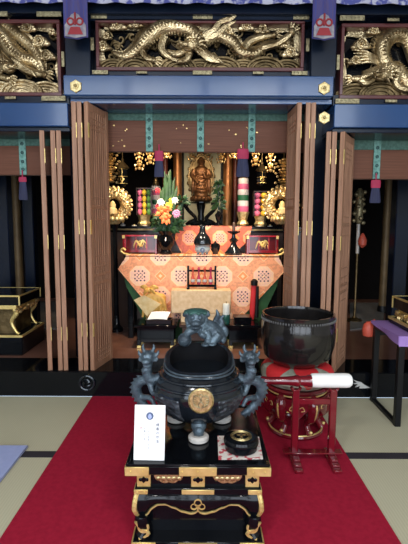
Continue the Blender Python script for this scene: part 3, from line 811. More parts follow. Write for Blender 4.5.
def ring_ornament(xp, yp, label, flip):
    Y = 5.0; c = P(xp, yp, Y); k = Y/F
    t = thing('halo_ornament', (c.x, Y, SILL), label, 'ornament', 'gold halo rings')
    mb = MB(); Rr, r = 11.6*k, 5.6*k
    mb.ring(c, Rr, r, 'y', 40, 12, flat=.45)
    rnd = random.Random(5)
    for i in range(70):
        a = rnd.uniform(0, 2*PI); q = Rr+rnd.uniform(-.8, .8)*r
        mb.ell((c.x+q*math.cos(a), Y-r*.45, c.z+q*math.sin(a)), (rnd.uniform(.008, .016), .012, rnd.uniform(.008, .016)), seg=6)
    for i in range(24):
        a = i*2*PI/24; mb.ell((c.x+(Rr+r)*math.cos(a), Y, c.z+(Rr+r)*math.sin(a)), (.022, .012, .022), seg=6)
    mb.build('openwork_ring', 'goldring', t)
    zb = c.z-(Rr+r); lo = MB()
    lo.lathe((c.x, Y-.02, 0), [(.05, zb-.02), (.10, zb+.02), (.11, zb+.05), (.07, zb+.065)], 20, sy=.8)
    for i in range(12):
        a = i*2*PI/12; lo.ell((c.x+.095*math.cos(a), Y-.02+.08*math.sin(a), zb+.04), (.028, .028, .03), seg=8)
    lo.build('lotus_base', 'goldpaper', t)
    lo = MB().lathe((c.x+(.06 if flip < 0 else 0), Y+.03, 0), [(.075, SILL-.004), (.075, SILL+.03), (.04, SILL+.07), (.028, SILL+.2), (.024, zb-.10), (.05, zb-.02)], 20); lo.build('stem', 'black', t)
    MB().lathe((c.x, Y-.07, c.z), [(.02, -.11), (.05, -.10), (.05, -.05), (.03, -.03), (.035, .0), (.022, .03), (.005, .045)], 16, sy=.8).build('seated_figure', 'creamcloth', t)
    return t
ring_ornament(114, 205, 'gold openwork halo ring on a lotus foot at the left of the altar', 1)
ring_ornament(281, 205, 'gold openwork halo ring on a lotus foot at the right of the altar', -1)

def pendant(xp, y0, y1, label, Y=5.0, big=1.0):
    a, b = P(xp, y0, Y), P(xp, y1, Y)
    t = thing('hanging_ornament', (a.x, Y, b.z), label, 'ornament', 'hanging gold ornaments')
    mb = MB(); n = max(5, int((a.z-b.z)/.035))
    rnd = random.Random(int(xp))
    for i in range(n):
        z = b.z+(a.z-b.z)*(i+.5)/n; w = .028*big*(1+.4*math.sin(i*2.1))
        mb.ell((a.x, Y, z), (w, w, .018), seg=8)
        for s in (-1, 1): mb.ell((a.x+s*w*1.5, Y+rnd.uniform(-.02, .02), z-.01), (.012*big, .012, .016), seg=6)
    mb.build('gilt_drops', 'goldring', t)
    MB().tube([(a.x, Y, a.z-.02), (a.x, Y, 2.62)], .005, 6).build('cord', 'golddark', t)
    return t
pendant(110, 150, 183, 'broad gold pendant hanging above the left halo ring', 5.3, 1.9)
pendant(284, 158, 187, 'broad gold pendant hanging above the right halo ring', 5.3, 1.7)
for xp, y1, l in ((139, 170, 'gold hanging ornament over the left stack of coloured cakes'), (150, 164, 'small gold hanging ornament just left of the tassel over the flowers'), (167, 158, 'small gold hanging ornament just right of the tassel over the flowers'), (192, 160, 'gold hanging ornament left of the statue halo'), (208, 160, 'gold hanging ornament right of the statue halo'), (221, 163, 'gold hanging ornament in front of the right gilded column'), (234, 158, 'small gold hanging ornament left of the right-hand tassel'), (256, 166, 'gold hanging ornament right of the right-hand tassel'), (271, 172, 'gold hanging ornament left of the right broad pendant')):
    pendant(xp, 148, y1, l, 4.75, .8)

def lantern(xp, y0, y1, label):
    Y = 5.15; a, b = P(xp, y0, Y), P(xp, y1, Y); h = a.z-b.z
    t = thing('hanging_lantern', (a.x, Y, b.z), label, 'lantern', 'hanging lanterns')
    r = .052
    MB().lathe((a.x, Y, b.z), [(r*.5, 0), (r*.8, h*.08), (r, h*.12), (r, h*.62), (r*.9, h*.64)], 6).build('body', 'black', t)
    MB().lathe((a.x, Y, b.z), [(r*1.5, h*.64), (r*1.3, h*.70), (r*.5, h*.84), (r*.25, h*.90), (r*.3, h*.96), (.004, h)], 6).build('roof', 'golddark', t)
    g = MB()
    for z in (.12, .36, .62): g.tube([(a.x+r*1.02*math.cos(k*PI/3), Y+r*1.02*math.sin(k*PI/3), b.z+h*z) for k in range(6)], .004, 5, closed=True)
    g.ring((a.x, Y-r*.9, b.z+h*.25), .02, .003, 'y', 14, 5); g.tube([(a.x, Y-r*.9, b.z+h*.12), (a.x, Y-r*.9, b.z+h*.62)], .003, 5)
    g.build('gold_lines', 'gold', t)
    MB().tube([(a.x, Y, a.z-.005), (a.x, Y, 2.62)], .005, 6).build('chain', 'golddark', t)
lantern(122.5, 158, 187, 'small black hanging lantern with gold lines right of the left gold pendant')
lantern(262, 162, 186, 'small black hanging lantern with gold lines over the pink and yellow cakes')

def cake_stack(x0, x1, yt, yb, cols, label, nz=5, Y=5.24):
    a, b = PX(x0, yb, Y), PX(x1, yb, Y); zb, zt = ZM+.0, PZ((x0+x1)/2, yt, Y); xc = (a+b)/2
    zf = zb+(zt-zb)*.30
    t = thing('cake_stack', (xc, Y, zb), label, 'offering', 'stacked offerings')
    w = (b-a)/2
    MB().lathe((xc, Y, 0), [(w*.8, zb), (w*1.0, zb+.03), (w*.75, zb+.06), (w*.85, zf-.03), (w*1.05, zf)], 6).build('gold_stand', 'goldpaper', t)
    r = (zt-zf)/(2*nz); n = len(cols)
    MB().box(a-.008, b+.008, Y-.02, Y+.12, zt, zt+.012).box(a-.008, a, Y-.02, Y+.12, zf, zt).box(b, b+.008, Y-.02, Y+.12, zf, zt).box(a, b, Y+.10, Y+.12, zf, zt).build('frame', 'darkbrown', t)
    for i, cn in enumerate(cols):
        for j in range(nz):
            MB().ell((a+(b-a)*(i+.5)/n, Y+.02, zf+r*(2*j+1)), (w/n*1.0, w/n*1.0, r*1.0), seg=12).build('cake', cn, t)
    return t
cake_stack(137.5, 151, 189, 222, ('ballpink', 'ballyellow', 'ballgreen'), 'framed stack of pink, yellow and green cakes left of the flowers', 4)
cake_stack(254, 267, 192, 222, ('ballpink', 'ballyellow'), 'framed stack of pink and yellow cakes at the right of the altar', 4)
def striped(xp, w, yt, yb, label, Y=5.25):
    zt, zb = PZ(xp, yt, Y), ZM; xc = PX(xp, 205, Y); r = w/2/F*Y
    t = thing('rice_cake_stack', (xc, Y, zb), label, 'offering', 'stacked offerings')
    zf = zb+(zt-zb)*.26
    MB().lathe((xc, Y, 0), [(r*.8, zb), (r*1.1, zb+.03), (r*.7, zb+.07), (r*1.15, zf)], 6).build('gold_stand', 'goldpaper', t)
    bands = ['cakepink', 'cakewhite', 'cakegreen', 'cakewhite', 'cakepink', 'cakewhite']
    n = len(bands); top = zt-.10
    for i, cn in enumerate(bands):
        z0 = zf+(top-zf)*i/n; z1 = zf+(top-zf)*(i+1)/n; q = r if i < n-1 else r*.95
        MB().lathe((xc, Y, 0), [(q*.97, z0), (q, z0+.006), (q, z1-.006), (q*.97, z1)], 20).build('cake_layer', cn, t)
    MB().lathe((xc, Y, 0), [(r*.85, top), (r*.5, top+.05), (r*.5, zt-.03), (r*.3, zt)], 14).build('top_ornament', 'golddark', t)
    return t
striped(243, 11, 170, 222, 'striped stack of pink, white and green rice cakes right of the statue')
striped(156, 9, 178, 222, 'striped stack of rice cakes half hidden behind the flower arrangement', 5.5)

def flask(xp, yt, label, m='ceramic', Y=5.22, s=1):
    zt = PZ(xp, yt, Y); h = zt-ZM; x = PX(xp, 230, Y)
    t = thing('offering_flask', (x, Y, ZM), label, 'flask', 'offering flasks')
    MB().lathe((x, Y, ZM), [(.03*s, 0), (.034*s, .01), (.035*s, h*.45), (.016*s, h*.66), (.013*s, h*.9), (.018*s, h)], 16).build('body', m, t)
    MB().ell((x, Y, zt+.008), (.014*s, .014*s, .014*s), seg=8).build('stopper', 'gold', t)
# plant on the right of the statue
def leafy(mb, c, r, n, ln, rnd, up=.4):
    for k in range(n):
        a = rnd.uniform(0, 2*PI); e = rnd.uniform(-.3, 1.2)
        d = Vector((math.cos(a)*math.cos(e), math.sin(a)*math.cos(e), math.sin(e)*1+up*.2)).normalized()
        p0 = Vector(c)+d*r*rnd.uniform(.1, .7); p1 = p0+d*ln*rnd.uniform(.7, 1.2)
        mb.tube([p0, p0.lerp(p1, .5)+Vector((0, 0, .01)), p1+Vector((0, 0, -.01))], [.003, ln*.22, .002], 5, flat=.3)
rnd = random.Random(9)
x = PX(218.5, 215, 5.3)
t = thing('potted_plant', (x, 5.3, ZM), 'small dark green leafy plant on a black stem right of the statue', 'plant')
mb = MB().lathe((x, 5.3, ZM), [(.055, 0), (.06, .02), (.02, .05), (.035, .10), (.045, .14), (.02, .17), (.012, .2)], 14); mb.tube([(x, 5.3, ZM+.18), (x, 5.3, ZM+.50)], .008, 6); mb.build('stand', 'black', t)
mb = MB()
for dz, r in ((.22, .07), (.30, .10), (.40, .05), (.49, .03)): leafy(mb, (x, 5.3, ZM+dz), r, 26, .07, rnd)
mb.build('foliage', 'leaf', t)

# ------------------------------------------------------------------ brocade-covered front table
ZF = 1.15; YF = 4.68
t = thing('altar_table', (0, 4.85, SILL), 'dark altar table under the large orange brocade cloth', 'table')
xa, xb = PX(124, 258, 4.7), PX(281, 258, 4.7)
MB().box(xa, xb, 4.70, 5.06, ZF-.05, ZF, .004).build('top', 'black', t)
for sx in (xa+.06, xb-.06):
    for sy in (4.74, 5.0): MB().box(sx-.03, sx+.03, sy-.03, sy+.03, SILL-.004, ZF-.05, .004).build('leg', 'black', t)
MB().box(xa+.03, xb-.03, 4.99, 5.01, SILL+.1, ZF-.05).build('back_panel', 'darkbrown', t)
for x in (xa+.05, xb-.05): # curled gold ends
    s = -1 if x < 0 else 1
    MB().tube(catmull([(x, 4.72, ZF+.01), (x+s*.05, 4.72, ZF+.02), (x+s*.085, 4.72, ZF+.05), (x+s*.06, 4.72, ZF+.075), (x+s*.035, 4.72, ZF+.055)], 5), .014, 8).build('scroll_end', 'gold', t)
cx = PX(201, 275, YF)
Mb1 = brocade('orange_brocade', .452, PX(181, 276, YF)-cx, PZ(181, 276, YF)-.5, (.88, .37, .19), (.88, .53, .41), (.035, .015, .05), (.95, .62, .36), (.85, .30, .10))
pp = [(126, 256.5), (279, 257.5), (285, 271), (259, 299), (240, 319), (165, 319), (143, 299), (118, 269)]
mb = MB().prism([(PX(x, y, YF), PZ(x, y, YF)) for x, y in pp], YF-.004, YF+.006)
mb.box(PX(126, 257, YF), PX(279, 257, YF), YF-.004, 5.03, ZF+.0005, ZF+.008)
tag(mb.build('altar_cloth', Mb1, origin=(cx, YF, .5)), 'large orange and pink medallion brocade cloth over the front altar table', 'cloth')
pp = [(122, 268), (281, 268), (277, 286), (262, 318), (240, 345), (165, 345), (145, 322), (126, 286)]
tag(MB().prism([(PX(x, y, 4.69), PZ(x, y, 4.69)) for x, y in pp], 4.69, 4.698).build('under_cloth', 'greencloth'), 'deep green cloth showing behind the edges of the orange brocade', 'cloth')

# objects on the front table
def red_rack(x0, x1, label):
    Y = 4.84; a, b = PX(x0, 245, Y), PX(x1, 245, Y); zt = PZ(204, 235, Y); zb = ZF+.008
    t = thing('offering_rack', ((a+b)/2, Y, zb), label, 'rack', 'red offering racks')
    MB().box(a-.02, b+.02, Y-.02, Y+.13, zt-.02, zt, .004).build('top_board', 'redrack', t)
    MB().box(a, b, Y+.0, Y+.012, zb+.05, zt-.02).build('front_panel', 'redrack', t)
    for k in range(3): MB().box(a+(b-a)*k/3+.012, a+(b-a)*k/3+.022, Y-.012, Y, zb+.05, zt-.02).build('upright', 'redbright', t)
    MB().box(a-.02, b+.02, Y-.024, Y-.02, zt-.018, zt-.004).build('edge_line', 'redbright', t)
    for x in (a, b):
        for y in (Y-.01, Y+.11): MB().box(x-.012, x+.012, y-.012, y+.012, zb, zt-.02, .003).build('leg', 'redlac', t)
    MB().box(a, b, Y-.015, Y-.003, zb+.02, zb+.05).build('rail', 'redlac', t)
    g = MB(); xc = (a+b)/2; zc = (zb+zt)/2+.01
    g.tube(catmull([(xc-.07, Y-.006, zc-.03), (xc-.04, Y-.008, zc+.03), (xc, Y-.008, zc-.02), (xc+.03, Y-.008, zc+.035), (xc+.07, Y-.006, zc)], 6), [.005, .012, .013, .012, .006], 6)
    g.ring((xc+.01, Y-.006, zc), .03, .006, 'y', 16, 5)
    for k in range(5): g.tube([(xc-.06+.03*k, Y-.006, zc-.01), (xc-.075+.035*k, Y-.006, zc-.05)], [.006, .002], 5)
    g.build('dragon_emblem', 'gold', t)
    f = MB()
    for x in (a, b): f.box(x-.014, x+.014, Y-.026, Y-.022, zt-.04, zt-.005)
    f.build('corner_fitting', 'gold', t)
red_rack(124, 156, 'red lacquered rack with gold dragon emblem left of the flower vase')
red_rack(247.5, 277, 'red lacquered rack with gold dragon emblem at the right of the table')

# flower arrangement
Yv = 4.80; x = PX(166, 245, Yv)
t = thing('flower_vase', (x, Yv, ZF+.008), 'black vase holding tall leaves with orange, pink and white flowers', 'flower arrangement')
zb = ZF+.008; zv = PZ(166, 231, Yv)
hv = zv-zb
MB().lathe((x, Yv, zb), [(.07, 0), (.075, .02), (.05, .05), (.085, hv*.42), (.095, hv*.6), (.06, hv*.82), (.09, hv)], 24).build('vase', 'black', t)
rnd = random.Random(4); mb = MB()
for k in range(26):
    xp = rnd.gauss(168, 5); yt = rnd.uniform(168, 200)
    e = P(xp, yt, Yv+rnd.uniform(-.04, .08)); s0 = Vector((x+rnd.uniform(-.04, .04), Yv, zv-.02)); m = s0.lerp(e, .55)+Vector((0, 0, .02))
    mb.tube(catmull([s0, m, e], 4), [.006, .022, .026, .003], 6, flat=.3)
for k in range(34):
    xp = rnd.choice([rnd.uniform(152, 166), rnd.uniform(166, 184), rnd.uniform(176, 188)]); yp = rnd.uniform(196, 234)
    e = P(xp, yp, Yv+rnd.uniform(-.10, .06)); s0 = Vector((x, Yv, zv)).lerp(e, .35)
    mb.tube(catmull([s0, s0.lerp(e, .5)+Vector((0, 0, .02)), e], 3), [.005, .026, .003], 6, flat=.35)
leafy(mb, P(182, 203, Yv), .06, 30, .08, rnd); leafy(mb, P(156, 226, Yv-.03), .06, 26, .08, rnd); leafy(mb, P(178, 226, Yv-.03), .06, 26, .08, rnd); leafy(mb, P(166, 226, Yv-.03), .08, 26, .08, rnd)
mb.build('foliage', 'leaf', t)
def blossom(xp, yp, r, m, dy, pet=6, big=True):
    c = P(xp, yp, Yv-dy); mb = MB()
    for k in range(pet):
        a = k*2*PI/pet+rnd.random()
        d = Vector((math.cos(a), -.45, math.sin(a))).normalized()
        mb.tube([c, c+d*r*.55, c+d*r+Vector((0, .01, -.008))], [r*.1, r*.34, r*.05], 6, flat=.4)
    mb.ell(c+Vector((0, -r*.15, 0)), r*.28, seg=8)
    mb.build('blossom', m, t)['label'] = m.replace('p', '') and {'orange': 'orange lily', 'pink': 'pink chrysanthemum', 'whitep': 'white flower', 'yellowp': 'yellow flower', 'redp': 'red flower'}[m]
for xp, yp, r, m, dy, n in ((162, 212, .085, 'orange', .14, 6), (166, 218, .075, 'orange', .15, 6), (167, 209, .06, 'orange', .13, 6), (176.5, 213, .05, 'pink', .13, 14), (161, 202, .05, 'whitep', .11, 8), (175, 200, .045, 'whitep', .11, 8), (169, 205, .045, 'yellowp', .12, 10), (157.5, 190, .035, 'redp', .08, 7), (158, 206, .035, 'redp', .1, 7), (171, 200, .03, 'yellowp', .11, 8)):
    blossom(xp, yp, r, m, dy, n)

# burner on the altar table
Yb = 4.80; x = PX(202.5, 250, Yb); zb = ZF+.008
t = thing('altar_burner', (x, Yb, zb), 'pale blue three-legged burner with dark domed lid on the brocade', 'incense burner')
zr = PZ(202, 245, Yb); h = zr-zb
MB().lathe((x, Yb, zb), [(.04, .02), (.075, .03), (.088, h*.5), (.082, h*.85), (.095, h)], 24).build('bowl', 'silverblue', t)
for k in range(3):
    a = -PI/2+k*2*PI/3; MB().tube([(x+.05*math.cos(a), Yb+.05*math.sin(a), zb+.04), (x+.06*math.cos(a), Yb+.06*math.sin(a), zb+.002)], [.018, .012], 8).build('leg', 'silverblue', t)
mb = MB()
for k in range(6): mb.ring((x+.0, Yb-.084, zb+h*.52), .010+.005*k*.6, .003, 'y', 14, 5)
mb.build('crest', 'crestblue', t)
zt = PZ(202, 227, Yb)
mb = MB().lathe((x, Yb, zr), [(.085, 0), (.10, .015), (.098, .05), (.08, .09), (.055, .12), (.038, .14), (.03, zt-zr)], 24); mb.ell((x, Yb, zt), (.03, .03, .025)); mb.ell((x-.02, Yb-.02, zt+.01), .018); mb.build('lid', 'bronze', t)
# candle stand
x = PX(233.5, 250, Yb)
t = thing('candle_stand', (x, Yb, zb), 'dark bronze candle stand on the altar table, right of the pale burner', 'candle stand')
h = PZ(233, 231, Yb)-zb
MB().lathe((x, Yb, zb), [(.10, 0), (.105, .02), (.08, .05), (.035, .11), (.03, h*.5), (.055, h*.62), (.025, h*.72), (.02, h*.85), (.07, h*.93), (.075, h)], 24).build('stand', 'bronze', t)
MB().lathe((x, Yb, zb+h), [(.018, 0), (.02, .08), (.006, .10)], 12).build('candle', 'darkbrown', t)
# small dark dish between
for xp, l in ((215.5, 'dark covered bowl on the brocade just right of the pale burner'),):
    x = PX(xp, 252, Yb); t = thing('covered_bowl', (x, Yb+.06, zb), l, 'bowl', 'covered bowls')
    MB().lathe((x, Yb+.06, zb), [(.03, 0), (.035, .02), (.05, .05), (.056, .09)], 20).build('bowl', 'bronze', t)
    MB().lathe((x, Yb+.06, zb+.09), [(.058, 0), (.045, .03), (.015, .042), (.012, .06)], 20).build('lid', 'black', t)
ZM_keep = ZM
for xp, yt, l in ((123, 223, 'white offering flask under the left halo ring'), (134.5, 226, 'pale offering flask left of the three-coloured cakes'), (145, 227, 'pale offering flask in front of the three-coloured cakes'), (259, 227, 'pale offering flask in front of the pink and yellow cakes'), (270, 226, 'pale offering flask under the right halo ring')):
    flask(xp, yt, l, 'ceramic', 5.17, .9)

# ------------------------------------------------------------------ low desks in front of the altar
ZD = .47
def desk(x0, x1, ya, yb, z, label, m='black', fit=True):
    t = thing('low_desk', ((x0+x1)/2, (ya+yb)/2, SILL), label, 'desk', 'low desks')
    MB().box(x0, x1, ya, yb, z-.03, z, .006).build('top', m, t)
    MB().box(x0+.05, x1-.05, ya+.03, ya+.05, SILL+.06, z-.03).build('front_panel', m, t)
    MB().box(x0+.03, x1-.03, ya+.02, ya+.03, z-.05, z-.03).build('moulding', m, t)
    for x in (x0+.05, x1-.05):
        for y in (ya+.04, yb-.04):
            l = MB().box(x-.018, x+.018, y-.018, y+.018, SILL-.003, z-.03, .003).build('leg', m, t)
            if fit: MB().box(x-.022, x+.022, y-.022, y+.022, SILL-.003, SILL+.025, .002).build('foot_cap', 'gold', l)
    return t
xa, xb = PX(134, 325, 4.33), PX(177, 325, 4.33)
desk(xa, xb, 4.3, 4.62, ZD, 'black lacquered low desk on the left, under the yellow bundle')
xc_, xd = PX(226, 325, 4.33), PX(261, 325, 4.33)
desk(xc_, xd, 4.3, 4.62, ZD, 'black lacquered low desk on the right, under the green candle glass')
desk(xb+.02, xc_-.02, 4.36, 4.64, ZD-.01, 'reddish brown low desk in the middle, under the beige brocade box', 'darkbrown', False)
# beige box
Y0, Y1 = 4.46, 4.62
xa2, xb2 = PX(171, 300, Y0), PX(231, 300, Y0); zt = PZ(204, 290, Y0)
t = thing('brocade_box', ((xa2+xb2)/2, 4.5, ZD), 'beige gold brocade covered box in front of the orange cloth', 'box')
xa3, xb3 = max(xa2, xb+.03), min(xb2, xc_-.03)
MB().box(xa3, xb3, Y0, Y1, ZD-.01, zt-.03, .006).build('body', 'goldcloth', t)
MB().box(xa2, xb2, Y0-.008, Y1, zt-.25, zt, .008).build('cover', 'goldcloth', t)
# implement rack
xa4, xb4 = PX(188, 280, 4.5), PX(215.5, 280, 4.5); z0, z1 = zt, PZ(204, 267, 4.5)
t = thing('implement_rack', ((xa4+xb4)/2, 4.55, z0), 'black rack with four hanging red and pale implements on the beige box', 'rack')
mb = MB()
for x in (xa4, xb4): mb.box(x-.011, x+.011, 4.54, 4.562, z0, z1+.01, .002).box(x-.014, x+.014, 4.49, 4.605, z0, z0+.02, .003)
mb.box(xa4, xb4, 4.543, 4.559, z1-.055, z1-.035).box(xa4, xb4, 4.543, 4.559, z0+.02, z0+.045)
mb.build('frame', 'black', t)
for k in range(4):
    x = xa4+(xb4-xa4)*(k+.8)/4.6
    o = MB().lathe((x, 4.535, 0), [(.016, z0+.05), (.022, z0+.07), (.020, z0+.11), (.009, z0+.15), (.009, z1-.04), (.016, z1-.025), (.008, z1-.005)], 10).build('handle', 'pinkcloth' if k % 2 else 'coral', t)
    MB().lathe((x, 4.535, 0), [(.023, z0+.075), (.025, z0+.09), (.022, z0+.105)], 10).build('pale_band', 'ceramic', o)
# yellow bundle
Yy = 4.46; c = P(151, 318, Yy)
t = thing('wrapped_bundle', (c.x, 4.55, ZD), 'yellow gold silk wrapped bundle with a knot on the left desk', 'bundle')
def q(x, y, Y=4.49): return Vector((PX(x, y, Y), Y, PZ(x, y, Y)))
zz = ZD
a0, b0 = PX(143, 300, Yy), PX(165, 300, Yy); zk = PZ(150, 293, Yy)
mb = MB().box(a0, b0, 4.53, 4.61, zz+.002, zk-.02, .03)
for k in range(5):
    mb.tube(catmull([((a0+b0)/2-.02, 4.515, zk-.01), ((a0+b0)/2+(k-2)*.045, 4.505, zk-.07), ((a0+b0)/2+(k-2)*.065, 4.515, zz+.03)], 5), [.03, .022, .016], 7)
mb.build('wrapped_body', 'yellowcloth', t, remesh=.012)
poly = [q(134, 300, 4.49), q(144, 295, 4.49), q(161, 304, 4.49), q(155, 309, 4.49), q(147, 316, 4.49)]
MB().prism([(p.x, max(p.z, ZD+.004)) for p in poly], 4.485, 4.497).build('loose_corner', 'creamcloth', t)['label'] = 'pale cream corner of the cloth'
mb = MB(); k0 = q(149, 290, 4.47)
mb.ell(k0, (.035, .03, .028))
for d in ((-.09, 0, .03), (.10, 0, .02), (-.05, -.02, -.05), (.07, -.03, -.04)):
    e = k0+Vector(d); mb.tube(catmull([k0, k0.lerp(e, .5)+Vector((0, -.02, .02)), e], 4), [.014, .03, .008], 7, flat=.5)
mb.build('knot', 'yellowcloth', t)
# paper on tray
t = thing('tray', (PX(160, 322, 4.36), 4.38, ZD), 'black tray at the front of the left desk', 'tray')
xt0, xt1 = PX(146, 322, 4.36), PX(172, 322, 4.36)
MB().box(xt0, xt1, 4.31, 4.44, ZD, ZD+.012, .002).box(xt0, xt1, 4.31, 4.318, ZD, ZD+.05).box(xt0, xt0+.008, 4.31, 4.44, ZD, ZD+.05).box(xt1-.008, xt1, 4.31, 4.44, ZD, ZD+.05).box(xt0, xt1, 4.432, 4.44, ZD, ZD+.05).build('tray_body', 'tray', t)
pap = MB().sheet(lambda u, v: (xt0+.03+(xt1-xt0-.07)*u+.03*v-.01, 4.315+.115*v, ZD+.053+.055*v+.006*math.sin(u*3)), 6, 6, .004).build('paper_sheet', 'paper')
tag(pap, 'white folded paper lying on the black tray of the left desk', 'paper')
# candle glass
x = PX(226, 318, 4.4); zt2 = PZ(226, 303, 4.4)
t = thing('candle_glass', (x, 4.38, ZD), 'dark green glass with a white candle on the right desk', 'candle')
MB().lathe((x, 4.38, ZD), [(.036, 0), (.042, .01), (.042, .09), (.039, .10)], 20).build('glass', 'greenglass', t)
MB().lathe((x, 4.38, ZD), [(.036, .095), (.036, zt2-ZD-.012), (.028, zt2-ZD)], 20).build('wax', 'wax', t)
MB().tube([(x, 4.38, zt2), (x, 4.38, zt2+.02)], .003, 6).build('wick', 'black', t)
# glossy box
x0, x1 = PX(234, 320, 4.38), PX(251, 320, 4.38)
t = thing('lacquer_box', ((x0+x1)/2, 4.42, ZD), 'small black lacquered box on the right desk beside the candle glass', 'box')
MB().box(x0, x1, 4.34, 4.5, ZD, ZD+.05, .005).build('body', 'black', t); MB().box(x0-.005, x1+.005, 4.335, 4.505, ZD+.05, ZD+.075, .006).build('lid', 'black', t)
# red implement
e0, e1 = P(252, 321, 4.56), P(254.5, 279, 4.6)
e0 = Vector((e0.x, 4.56, ZD+.002))
t = thing('ritual_baton', e0, 'red silk baton with black tip leaning against the orange brocade', 'baton')
MB().tube([e0+Vector((0, 0, .005)), e0.lerp(e1, .3), e0.lerp(e1, .86)], [.02, .034, .03], 12, flat=.6).build('red_sheath', 'red', t)
MB().tube([e0.lerp(e1, .84), e0.lerp(e1, .95), e1], [.036, .04, .014], 12).build('tip', 'blackmat', t)
MB().tube([e0.lerp(e1, .83)+Vector((.035, -.02, 0)), e0+Vector((.045, -.03, .03))], [.016, .022], 8).build('tail', 'blackmat', t)

# ------------------------------------------------------------------ left bay offering stand
def gilt_stand(x0, x1, y0, y1, zb, zm, zt, label):
    t = thing('offering_stand', ((x0+x1)/2, (y0+y1)/2, zb), label, 'offering stand', 'black and gold offering stands')
    MB().box(x0, x1, y0, y1, zb, zm, .008).build('base', 'black', t)
    g = MB()
    for z in (zm,):
        g.box(x0, x1, y0-.004, y0+.012, z-.014, z+.006).box(x0, x1, y1-.012, y1+.004, z-.014, z+.006).box(x0-.004, x0+.012, y0, y1, z-.014, z+.006).box(x1-.012, x1+.004, y0, y1, z-.014, z+.006)
    g.build('gold_base_edge', 'gold', t)
    i = .06; zs = zt-.14
    for x in (x0+i+.04, x1-i-.04):
        for y in (y0+i, y1-i):
            s = 1 if x > (x0+x1)/2 else -1
            MB().tube(catmull([(x+s*.05, y, zm+.005), (x+s*.02, y, zm+.03), (x-s*.02, y, zm+(zs-zm)*.5), (x+s*.03, y, zs-.04), (x+s*.01, y, zs)], 5), [.016, .013, .018, .026, .022], 8).build('leg', 'gold', t)
    MB().box(x0+i, x1-i, y0+i-.02, y1-i+.02, zs, zs+.045, .004).build('waist', 'gold', t)
    MB().box(x0+.10, x1-.10, y0+.10, y1-.10, zm, zs).build('core', 'golddark', t)
    MB().box(x0+.02, x1-.02, y0+.02, y1-.02, zs+.045, zt, .004).build('top_box', 'black', t)
    g = MB(); a, b, c, d = x0+.02, x1-.02, y0+.02, y1-.02
    for z in (zt-.006,): g.box(a, b, c-.003, c+.008, z-.006, z+.008).box(a, b, d-.008, d+.003, z-.006, z+.008).box(a-.003, a+.008, c, d, z-.006, z+.008).box(b-.008, b+.003, c, d, z-.006, z+.008)
    for xx in (a, b):
        for yy in (c, d): g.box(xx-.006, xx+.006, yy-.006, yy+.006, zs+.045, zt)
    g.build('gold_edge', 'gold', t)
    r = random.Random(3)
    xe = x1-.05 if x0 < 0 else x0+.05
    k = MB().tube([(xe, y0+.02, zs-.01), (xe, y1-.02, zs-.01)], .012, 6)
    for n in range(16):
        k.ell((xe+r.uniform(-.015, .015), y0+.03+(y1-y0-.06)*n/15, zs-.01+r.uniform(-.02, .02)), (.018, (y1-y0)/24, .02), seg=7)
    k.build('openwork_trim', 'goldring', t)
    return t
xr_ = PX(17, 325, 4.02)
gilt_stand(xr_-.75, xr_+.03, 4.05, 4.62, SILL-.004, PZ(10, 336, 4.05), PZ(8, 296, 4.05), 'black and gold offering stand in the left bay')

# ------------------------------------------------------------------ right table with purple cloth
t = thing('side_table', (1.75, 3.3, 0), 'black narrow-legged table draped with purple cloth at the right edge', 'table')
xa, xb, ya, yb, zt = 1.43, 2.15, 3.06, 3.55, .69
MB().box(xa, xb, ya, yb, zt-.05, zt, .004).build('top', 'blackmat', t)
for x in (xa+.02, xb-.02):
    for y in (ya+.02, yb-.02): MB().box(x-.022, x+.022, y-.022, y+.022, 0, zt-.05, .003).build('leg', 'blackmat', t)
    MB().box(x-.018, x+.018, ya, yb, .0, .03, .003).build('floor_rail', 'blackmat', t)
MB().box(xa+.03, xb-.03, yb-.03, yb-.01, zt-.11, zt-.05).build('apron', 'blackmat', t)
cl = MB()
cl.box(xa-.012, xb+.012, ya-.012, yb+.012, zt+.0005, zt+.006)
cl.sheet(lambda u, v: (xa-.012-.008*math.sin(u*9)*(1-v), ya-.012+(yb-ya+.024)*u, zt+.005-.065*(1-v)*(1-.75*u)), 12, 3, .004)
cl.sheet(lambda u, v: (xa-.012+(xb-xa+.024)*u, ya-.012-.008*math.sin(u*11)*(1-v), zt+.005-.075*(1-v)), 14, 3, .004)
tag(cl.build('table_cloth', 'purple'), 'purple silk cloth draped over the black side table at the right edge', 'cloth')
gilt_stand(1.53, 2.05, 3.12, 3.5, zt+.006, zt+.055, zt+.23, 'black and gold offering stand on the purple cloth at the right edge')
c = P(374, 328, 3.58)
t = thing('coral_ornament', (c.x, 3.58, c.z-.09), 'round coral red ornament hanging from the far corner of the purple cloth', 'ornament')
MB().lathe((c.x-.035, 3.60, c.z), [(.02, -.085), (.05, -.07), (.058, -.02), (.045, .03), (.02, .05)], 16, sy=.8).build('bulb', 'coral', t)
MB().tube([(c.x-.035, 3.60, c.z+.045), (c.x-.02, 3.585, zt-.01), (c.x+.0, 3.570, zt+.008)], .008, 6).build('cord', 'coral', t)

# ------------------------------------------------------------------ foreground: carpet and blue mat
tag(MB().box(-.965, .935, -.6, 3.59, .0025, .010, .002).build('carpet', 'carpet'), 'long red carpet running from the foreground to the altar sill', 'carpet')
tag(MB().box(-2.6, -1.175, .9, 2.74, .0025, .018, .004).build('floor_cloth', 'bluemat'), 'pale blue cloth mat on the tatami at the lower left', 'mat')

